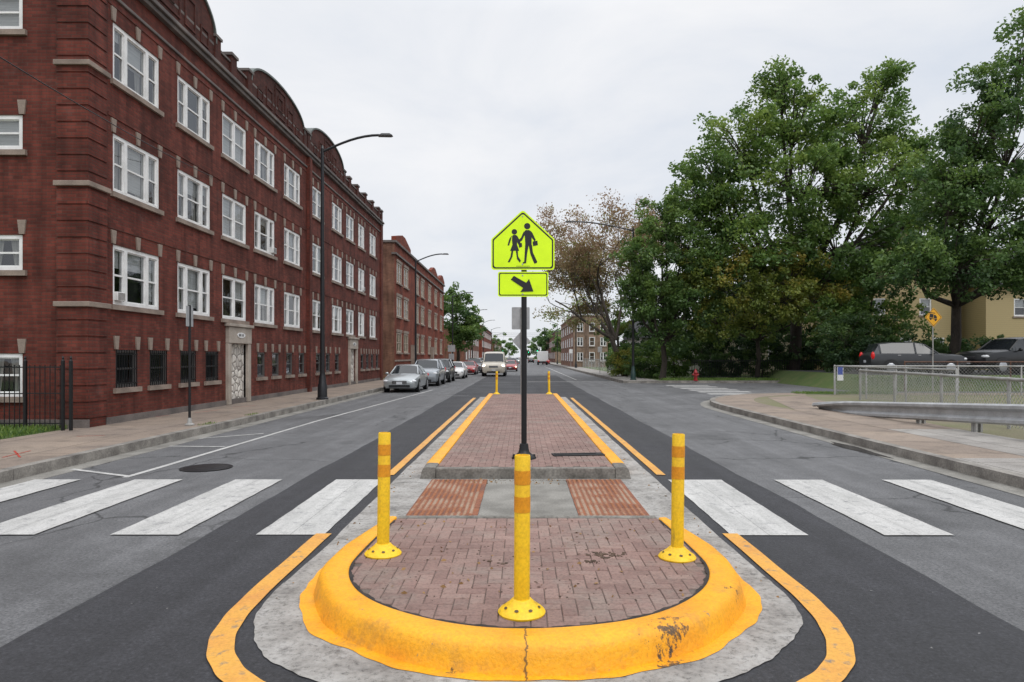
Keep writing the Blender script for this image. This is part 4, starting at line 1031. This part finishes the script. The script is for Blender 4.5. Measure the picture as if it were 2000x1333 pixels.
# ------------------------------------------------------------------ cars
KIND={
'sedan':dict(L=4.7,st=[(-2.35,.38,.58,.62,.60,.58,.42),(-2.27,.24,.66,.72,.78,.74,.58),(-2.05,.2,.73,.80,.86,.82,.66),(-1.3,.18,.84,.92,.90,.86,.70),(-.85,.18,.90,.97,.90,.87,.70),(-.10,.18,.93,1.38,.90,.87,.58),(.3,.18,.94,1.45,.90,.87,.58),(.85,.18,.95,1.44,.9,.87,.58),(1.25,.18,.96,1.36,.9,.86,.57),(1.8,.18,.97,1.04,.89,.85,.64),(2.2,.24,.95,1.0,.85,.81,.62),(2.35,.38,.82,.86,.76,.70,.5)],ws=4,roof=(5,8),rear=9,wy=(-1.45,1.42)),
'suv':dict(L=4.8,st=[(-2.4,.42,.72,.78,.68,.66,.5),(-2.32,.30,.88,.95,.84,.80,.66),(-2.1,.26,.97,1.05,.92,.88,.74),(-1.3,.25,1.04,1.12,.95,.91,.76),(-.95,.25,1.07,1.15,.95,.92,.76),(-.30,.25,1.09,1.64,.95,.92,.66),(.2,.25,1.10,1.72,.95,.92,.67),(1.3,.25,1.11,1.72,.95,.92,.66),(1.95,.25,1.12,1.64,.94,.91,.64),(2.25,.28,1.10,1.18,.92,.88,.74),(2.4,.42,.95,1.02,.84,.78,.6)],ws=4,roof=(5,8),rear=8,wy=(-1.5,1.45)),
'van':dict(L=5.4,st=[(-2.7,.42,.80,.88,.75,.72,.55),(-2.62,.30,.95,1.02,.92,.88,.74),(-2.4,.28,1.05,1.12,.98,.95,.82),(-1.95,.27,1.12,1.20,1.0,.97,.84),(-1.7,.27,1.16,1.26,1.0,.98,.84),(-1.1,.27,1.18,1.98,1.0,.98,.80),(-.7,.27,1.2,2.12,1.0,.98,.80),(1.6,.27,1.2,2.14,1.0,.98,.80),(2.5,.27,1.2,2.10,1.0,.98,.80),(2.68,.30,1.2,1.9,.97,.95,.78),(2.7,.42,1.1,1.3,.9,.86,.7)],ws=4,roof=(5,7),rear=9,wy=(-1.75,1.7))}
def car(kind,label,paint,loc,rot=0,category='car',lit=False,scale=.88,group='cars parked along the kerb',name='parked_car'):
    K=KIND[kind]; st=K['st']; t=thing(name,label,category,loc,rot,group,scale)
    rings=[]
    for (y,zb,zl,zt,wl,wb,wt) in st:
        zm=(zb+zl)/2; flat=(zt-zl)<.2
        half=[(wl*.86,zb),(wl*.98,zb+.10),(wl*1.01,zm),(wl,zl-.1),(wb,zl),(wt+ (wb-wt)*(.25 if flat else .04),zt-(.045 if flat else .06)),(wt*.8,zt-.012),(0,zt)]
        rings.append([(x,y,z) for x,z in half]+[(-x,y,z) for x,z in reversed(half[:-1])])
    body=MB(); ws=MB(); sw=MB(); rw=MB(); n=len(rings[0])
    for i in range(len(rings)-1):
        for j in range(n):
            k=(j+1)%n; q=[rings[i][j],rings[i][k],rings[i+1][k],rings[i+1][j]]
            tgt=body
            if j!=n-1:
                side=j in(4,n-6); top=(4<j<n-6)
                if i==K['ws'] and top: tgt=ws
                elif i==K['ws'] and side: tgt=sw
                elif K['roof'][0]<=i<(K['roof'][1] if kind!='van' else 6) and side: tgt=sw
                elif i==K['rear']-(1 if kind=='sedan' else 0) and top: tgt=rw
                elif kind=='sedan' and i==8 and side: tgt=sw
            tgt.poly(q)
    body.poly(list(reversed(rings[0]))); body.poly(rings[-1])
    for s in(0,1):
        i,i2=K['ws'],K['ws']+1
        idx=5 if s==0 else n-6
        body.tube([rings[i][idx],rings[i2][idx]],.04,6)
        for i in([K['ws']+2,K['roof'][1]-0] if kind!='van' else [6]):
            ia,ib=(4,5) if s==0 else (n-5,n-6)
            body.tube([rings[i][ia],rings[i][ib]],.045,6)
    def fin(m_,nm,mats,sm):
        me=m_.mesh(nm,mats,None); bm=bmesh.new(); bm.from_mesh(me); bmesh.ops.remove_doubles(bm,verts=bm.verts,dist=.0005); bmesh.ops.recalc_face_normals(bm,faces=bm.faces); bm.to_mesh(me); bm.free()
        me.polygons.foreach_set('use_smooth',[True]*len(me.polygons)); me.set_sharp_from_angle(angle=radians(sm)); return mkobj(nm,me,t)
    fin(body,'body',[paint],38); fin(ws,'windscreen',['cglass'],30); fin(sw,'side_window',['cglass'],30)
    if rw.f: fin(rw,'rear_window',['cglass'],30)
    y0=st[0][0]; W_=st[3][4]; zh=st[1][2]; r=.33 if kind=='sedan' else .37
    for wy in K['wy']:
        for s in(-1,1):
            mb=MB(); mb.tube([(s*(W_+.004),wy,r),(s*(W_+.014),wy,r)],r+.06,20); mb.obj('wheel_arch',['plastic_black'],t,40)
            wh=mkobj('wheel',None,t,(s*(W_-.1),wy,r)); mb=MB(); mb.tube([(-s*.1,0,0),(s*.11,0,0),(s*.13,0,0)],[r,r,r-.03],20); mb.obj('tyre',['rubber'],wh,40)
            mb=MB(); mb.tube([(s*.125,0,0),(s*.14,0,0)],[r*.66,r*.6],10); mb.obj('rim',['rim'],wh,40)
    hl='lens_on' if lit else 'lens'
    for s in(-1,1):
        mb=MB(); mb.ell((s*(W_-.22),y0+.16,zh-.06),(.19,.14,.085 if kind!='van' else .13),12); mb.obj('headlight',[hl],t,60)
        mb=MB(); mb.ell((s*(W_-.12),-y0-.1,st[-2][2]-.12),(.12,.1,.11 if kind=='sedan' else .22),10); mb.obj('tail_light',['taillight'],t,60)
        mb=MB(); mb.ell((s*(W_+.10),st[4][0]+.35,st[4][2]+.06),(.10,.07,.075),10); mb.tube([(s*(W_-.05),st[4][0]+.35,st[4][2]),(s*(W_+.06),st[4][0]+.35,st[4][2]+.03)],.025,6); mb.obj('wing_mirror',[paint],t,60)
        for yy in(st[5][0]+.25,.95): mb=MB(); mb.box(*sorted((s*(W_+.0),s*(W_+.02))),yy,yy+.16,zh+.12,zh+.15); mb.obj('door_handle',['chrome'],t)
    mb=MB(); mb.box(-.38,.38,y0-.02,y0+.1,zh-.20,zh-.04); o=mb.obj('grille',['plastic_black'],t); bevel(o,.02)
    mb=MB(); mb.box(-.55,.55,y0+.0,y0+.12,st[0][1]-.10,st[0][1]+.04); o=mb.obj('air_intake',['plastic_black'],t); bevel(o,.02)
    mb=MB()
    for k in range(3): mb.box(-.37,.37,y0-.028,y0-.021,zh-.18+k*.05,zh-.165+k*.05)
    mb.obj('grille_trim',['chrome'],t)
    for q in((y0-.035,y0-.02,st[0][1]+.05,st[0][1]+.19),(-y0+.005,-y0+.02,.62,.76)): mb=MB(); mb.box(-.15,.15,*q); mb.obj('licence_plate',['plate'],t)
    return t
car('sedan','silver sedan parked facing forward beside the kerb','p_silver',(-5.55,33.0,0))
car('suv','steel grey sport utility vehicle parked behind silver sedan','p_blue',(-5.45,39.6,0))
car('suv','dark parked car partly hidden behind grey utility vehicle','p_dark',(-5.4,45.0,0))
car('sedan','white sedan parked beside the kerb','p_white',(-5.1,52.6,0))
car('sedan','red sedan parked beside the kerb','p_red',(-5.0,64,0))
car('suv','dark grey utility vehicle parked beside kerb','p_grey',(-4.9,71,0))
for y,p,k,l in((80,'p_silver','sedan','silver'),(88,'p_dark','suv','black'),(97,'p_white','sedan','white'),(107,'p_red','sedan','red'),(118,'p_grey','suv','grey'),(130,'p_white','suv','white'),(145,'p_dark','sedan','black')):
    car(k,f'distant {l} car parked along the street',p,(-5.0,y,0))
car('van','cream white passenger van driving with headlights on','p_cream',(-2.35,59.3,0),0,'van',True,.98,'vehicles driving on the road','passenger_van')
car('sedan','red car following behind the white van','p_red',(-1.3,78,0),0,'car',True,.88,'vehicles driving on the road','car')
for x,y,p in((-1.6,105,'p_grey'),(-1.8,135,'p_white'),(-1.4,165,'p_silver')): car('suv','distant oncoming car with headlights lit',p,(x,y,0),0,'car',True,.88,'vehicles driving on the road','car')
for x,y,p in((5.3,150,'p_red'),(5.3,175,'p_white'),(2.6,190,'p_dark')): car('sedan','distant car seen from behind',p,(x,y,0),pi,'car',False,.88,'vehicles driving on the road','car')
car('suv','charcoal utility vehicle parked in raised lot behind fence','p_char',(19.9,34.8,.75),pi/2-.12,scale=.95,group='cars parked behind the fence')
car('suv','black utility vehicle parked in raised lot under tree','p_dark',(25.0,35.0,.75),-pi/2+.25,scale=1.1,group='cars parked behind the fence')
t=thing('box_truck','white box truck seen from behind on the road','truck',(4.2,136,0))
mb=MB(); mb.box(-1.05,1.05,0,5,.75,2.75); o=mb.obj('cargo_box',['p_white'],t); bevel(o,.05)
mb=MB(); mb.box(-.95,.95,5.1,6.6,.45,2.0); o=mb.obj('cab',['p_white'],t); bevel(o,.15)
mb=MB(); mb.box(-1.0,1.0,-.05,.05,.45,.65); mb.obj('bumper',['plastic_black'],t)
for s in(-1,1):
    for y in(.9,5.6): mb=MB(); mb.tube([(s*.75,y,.42),(s*1.0,y,.42)],.42,14); mb.obj('wheel',['rubber'],t,40)
    mb=MB(); mb.box(s*.85-.1,s*.85+.1,-.07,-.055,.7,.95); mb.obj('tail_light',['taillight'],t)
# ------------------------------------------------------------------ trees
def tree(name,label,base,lobes,rt,mat,per=110,size=.27,cr=.8,category='tree',tonebias=0,flat=.75,asp=.55,thick=1.0,bark='bark'):
    t=thing(name,label,category,base); bx,by,bz=base; B0=Vector(base)
    cx=np.mean([l[0] for l in lobes]); cy=np.mean([l[1] for l in lobes])
    tr=MB(); hf=max(1.2,(min(l[2] for l in lobes)-bz)*.6+.5)
    fk=Vector(((cx-bx)*.12,(cy-by)*.12,hf)); tr.tube([(0,0,-.2),(.0,0,.25),(fk.x*.5+.1,fk.y*.5,hf*.5),tuple(fk)],[rt*1.35,rt*1.05,rt*.9,rt*.8],9)
    Ps=[];Ds=[];Ss=[];Ts=[]
    for (lx,ly,lz,rx,ry,rz,nc) in lobes:
        nc=int(nc*thick)
        c=Vector((lx,ly,lz))-B0; mid=fk.lerp(c,.5)+Vector((random.uniform(-.5,.5),random.uniform(-.5,.5),-.08*(c-fk).length))
        tr.tube([tuple(fk),tuple(mid),tuple(c)],[rt*.55,rt*.35,rt*.18],6,caps=False)
        lt=RNG.normal(0,.09)
        for k in range(nc):
            dv=RNG.normal(size=3); dv/=np.linalg.norm(dv); rr=RNG.uniform(.25,1.0)**.55; shrink=1.0
            if k%5==0: rr=RNG.uniform(1.05,1.38); shrink=.6
            q=c+Vector((dv[0]*rx*rr,dv[1]*ry*rr,dv[2]*rz*rr))
            if q.z+bz<.3: continue
            if k%4==0 or shrink<1:
                m2=c.lerp(q,.5)+Vector((random.uniform(-.2,.2),0,random.uniform(-.1,.3))); tr.tube([tuple(c.lerp(fk,.15)),tuple(m2),tuple(q)],[rt*.13,rt*.08,.012],4,caps=False)
            n=int(per*RNG.uniform(.5,1.3)*shrink); r_=cr*RNG.uniform(.6,1.25)*(shrink**.5)
            pp=RNG.normal(size=(n,3)); pp/=np.linalg.norm(pp,axis=1,keepdims=True); pp*=(RNG.random((n,1))**.5)*r_; pp[:,2]*=flat
            out=np.array([dv[0],dv[1],dv[2]*.5-.25]); dd=RNG.normal(size=(n,3))*.8+out; 
            Ps.append(pp+np.array(q)); Ds.append(dd); Ss.append(size*RNG.uniform(.55,1.3,n))
            tn=RNG.normal(.44,.19)+lt+tonebias+.14*(dv[2]); Ts.append(tn+RNG.normal(0,.12,n)+.14*pp[:,2]/r_)  # random tone, painted lighter atop each lobe and clump to imitate light from above
    tr.obj('trunk',[bark],t,60)
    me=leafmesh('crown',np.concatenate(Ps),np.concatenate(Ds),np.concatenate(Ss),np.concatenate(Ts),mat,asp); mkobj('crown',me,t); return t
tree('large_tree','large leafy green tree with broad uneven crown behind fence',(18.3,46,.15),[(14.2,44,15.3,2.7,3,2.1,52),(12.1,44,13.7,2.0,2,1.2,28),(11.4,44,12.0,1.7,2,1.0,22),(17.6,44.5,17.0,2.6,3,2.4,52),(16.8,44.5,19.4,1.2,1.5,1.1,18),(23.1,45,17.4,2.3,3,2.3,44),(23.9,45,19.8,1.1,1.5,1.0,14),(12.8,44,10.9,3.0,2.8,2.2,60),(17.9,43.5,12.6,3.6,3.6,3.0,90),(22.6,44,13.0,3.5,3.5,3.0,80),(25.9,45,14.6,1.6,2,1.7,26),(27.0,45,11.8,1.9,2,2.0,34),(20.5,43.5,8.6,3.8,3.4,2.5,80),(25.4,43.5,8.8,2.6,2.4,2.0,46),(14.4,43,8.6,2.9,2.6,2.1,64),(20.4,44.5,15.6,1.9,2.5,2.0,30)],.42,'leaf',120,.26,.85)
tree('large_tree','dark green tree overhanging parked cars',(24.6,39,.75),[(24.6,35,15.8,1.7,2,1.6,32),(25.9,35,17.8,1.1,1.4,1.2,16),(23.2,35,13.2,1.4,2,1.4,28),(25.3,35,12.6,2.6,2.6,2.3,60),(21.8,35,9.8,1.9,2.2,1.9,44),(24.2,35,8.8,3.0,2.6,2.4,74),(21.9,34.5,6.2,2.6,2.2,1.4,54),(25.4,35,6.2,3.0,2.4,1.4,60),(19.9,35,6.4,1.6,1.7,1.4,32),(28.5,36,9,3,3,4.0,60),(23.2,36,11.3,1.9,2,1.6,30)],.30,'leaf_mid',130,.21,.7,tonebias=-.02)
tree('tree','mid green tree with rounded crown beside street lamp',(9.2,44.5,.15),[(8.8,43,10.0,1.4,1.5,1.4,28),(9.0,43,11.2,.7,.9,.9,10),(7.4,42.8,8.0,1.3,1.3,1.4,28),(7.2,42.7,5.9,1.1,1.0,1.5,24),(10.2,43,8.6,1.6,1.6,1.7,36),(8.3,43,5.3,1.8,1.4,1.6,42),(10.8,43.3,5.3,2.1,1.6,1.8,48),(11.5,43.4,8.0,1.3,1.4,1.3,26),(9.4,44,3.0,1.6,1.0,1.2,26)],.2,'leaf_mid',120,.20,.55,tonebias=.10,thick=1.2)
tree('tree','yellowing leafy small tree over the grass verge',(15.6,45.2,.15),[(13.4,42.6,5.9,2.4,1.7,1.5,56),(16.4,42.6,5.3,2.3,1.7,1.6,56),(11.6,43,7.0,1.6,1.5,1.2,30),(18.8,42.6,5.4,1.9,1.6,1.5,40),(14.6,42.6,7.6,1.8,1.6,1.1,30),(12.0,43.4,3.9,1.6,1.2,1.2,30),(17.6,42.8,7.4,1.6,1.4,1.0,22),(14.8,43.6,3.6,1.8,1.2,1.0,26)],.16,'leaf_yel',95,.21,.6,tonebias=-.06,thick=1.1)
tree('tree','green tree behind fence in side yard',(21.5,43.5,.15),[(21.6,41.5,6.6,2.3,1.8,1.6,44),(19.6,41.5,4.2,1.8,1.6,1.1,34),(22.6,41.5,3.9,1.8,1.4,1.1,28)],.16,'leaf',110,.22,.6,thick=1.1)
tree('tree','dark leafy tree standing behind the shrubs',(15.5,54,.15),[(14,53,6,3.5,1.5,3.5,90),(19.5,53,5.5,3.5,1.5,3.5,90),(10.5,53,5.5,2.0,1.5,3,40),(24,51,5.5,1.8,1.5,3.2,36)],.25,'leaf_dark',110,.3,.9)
def shrub(label,x,y,rx,ry,rz,mat='leaf_dark',n=40,per=90,size=.17,tb=0,bz=.15):
    return tree('shrub',label,(x,y,bz),[(x,y,bz+rz*.5,rx,ry,rz*.5,n)],.06,mat,per,size,.42,category='shrub',tonebias=tb)
random.seed(3)
for x,y,rx,rz,mt in((7.9,52,1.3,1.9,'leaf_yel'),(8.9,48.2,1.5,2.5,'leaf_mid'),(10.4,46.8,1.5,2.6,'leaf'),(12.2,46.4,1.6,3.4,'leaf_mid'),(14.2,46.4,1.7,3.2,'leaf_dark'),(16.4,46.6,1.7,3.6,'leaf_mid'),(18.6,46.4,1.7,3.4,'leaf_dark'),(20.8,46.6,1.7,3.6,'leaf_mid'),(23.0,47.5,1.9,3.2,'leaf_dark'),(8.6,55,1.3,2.2,'leaf'),(9.4,61,1.4,2.4,'leaf'),(10,70,1.5,2.2,'leaf_mid'),(26,48,2,2.6,'leaf_dark'),(29.5,48,2,2.4,'leaf_dark')):
    shrub('dense leafy shrub growing against the fence',x,y,rx,1.2,rz,mt,int(48*rx),90,.18,-.1 if mt=='leaf_yel' else 0)
for x,h_ in ((18.6,3.4),(21.0,2.8),(23.6,1.9),(26.4,2.0),(29.2,2.0)): shrub('dense dark shrub behind the parked cars',x,39.4,1.6,1.0,h_,'leaf_dark',60,90,.19,0,.75)
tree('tree','green street tree beside orange brick flats',(-8.3,88,.15),[(-8.2,86,7.0,2.6,2.4,2.8,44),(-7.4,86,4.2,2.4,2,1.8,34),(-9.5,88,8.6,1.8,2,1.6,22),(-6.3,88,5.6,1.3,1.5,1.8,16)],.25,'leaf_mid',100,.38,.9)
for x,y,z,s in((7.5,215,8,3.5),(9.5,160,5.6,2.6),(-9,225,6,3.5),(12,250,8,5),(-10,340,8,5),(8.5,330,9,4.5),(14,92,5,2.5),(18,120,6,4),(4,520,9,7),(-9,480,9,6),(16,480,10,8),(-20,420,9,7)):
    tree('tree','distant green street tree',(x,y,.15),[(x,y,z-s*.3,s,s,s,int(26))],.3,'leaf_mid',80,.16*s+.1,.30*s)
def sparse():
    base=Vector((7.9,52,.15)); t=thing('sparse_tree','sparse tree with bare limbs and browning leaves','tree',base); tr=MB(); tips=[]
    rr=random.Random(11)
    def br(p,d,L,r,dep):
        pts=[p]; q=p; dd=d.copy()
        for k in range(3):
            dd=(dd+Vector((rr.gauss(0,.12),rr.gauss(0,.12),rr.gauss(.03,.08)))).normalized(); q=q+dd*(L/3); pts.append(q)
        if q.x<-6.6: return
        if dep<6 : tr.tube([tuple(x) for x in pts],[r,r*.88,r*.78,r*.68],7 if dep<3 else 3,caps=False)
        if dep>=3: tips.append(q); tips.append(pts[2])
        if dep==6: return
        n=3 if dep in(1,2,3) else 2
        for k in range(n):
            ax=Vector((rr.gauss(0,1),rr.gauss(0,1),rr.gauss(0,.5))).normalized(); nd_=(dd+ax*rr.uniform(.45,.85)+Vector((.01,0,.02))).normalized()
            br(q,nd_,L*rr.uniform(.68,.84),r*(.56 if n==3 else .64),dep+1)
    br(Vector((0,0,-.1)),Vector((-.22,0,1)).normalized(),3.0,.26,0)
    q=Vector((-.75,0,2.8))
    br(q,Vector((-1.2,0,.6)).normalized(),3.1,.14,1); br(q,Vector((-.5,.1,1)).normalized(),3.6,.15,1); br(q,Vector((.25,.1,1)).normalized(),3.3,.13,1)
    tr.obj('trunk',['bark_pale'],t,60)
    T=np.array([tuple(x) for x in tips]); sel=RNG.random(len(T))<.5; T2=T[sel]; n=44
    P=np.repeat(T2,n,0)+RNG.normal(size=(len(T2)*n,3))*np.array([.36,.36,.24])
    ct=np.repeat(RNG.normal(0,.22,len(T2)),n)
    tn=np.clip(.50-(P[:,2]-7)*.07+ct+RNG.normal(0,.12,len(P)),0,1)
    me=leafmesh('crown',P,RNG.normal(size=P.shape),RNG.uniform(.10,.22,len(P)),tn,'leaf_brown',.6); mkobj('crown',me,t)
    print('tips',len(tips), T.min(0),T.max(0))
sparse()
tree('tree','yellow-green small tree growing below the sparse tree',(8.0,57,.15),[(7.6,56,4.6,1.5,1.3,1.5,26),(9.4,56,6.4,1.6,1.3,1.7,28),(6.2,57,6.2,1.2,1.2,1.2,10),(8.6,56,8.2,1.5,1.2,1.3,18)],.12,'leaf_yel',60,.2,.6,tonebias=-.15,bark='bark_pale')
print('objs',len(bpy.data.objects))
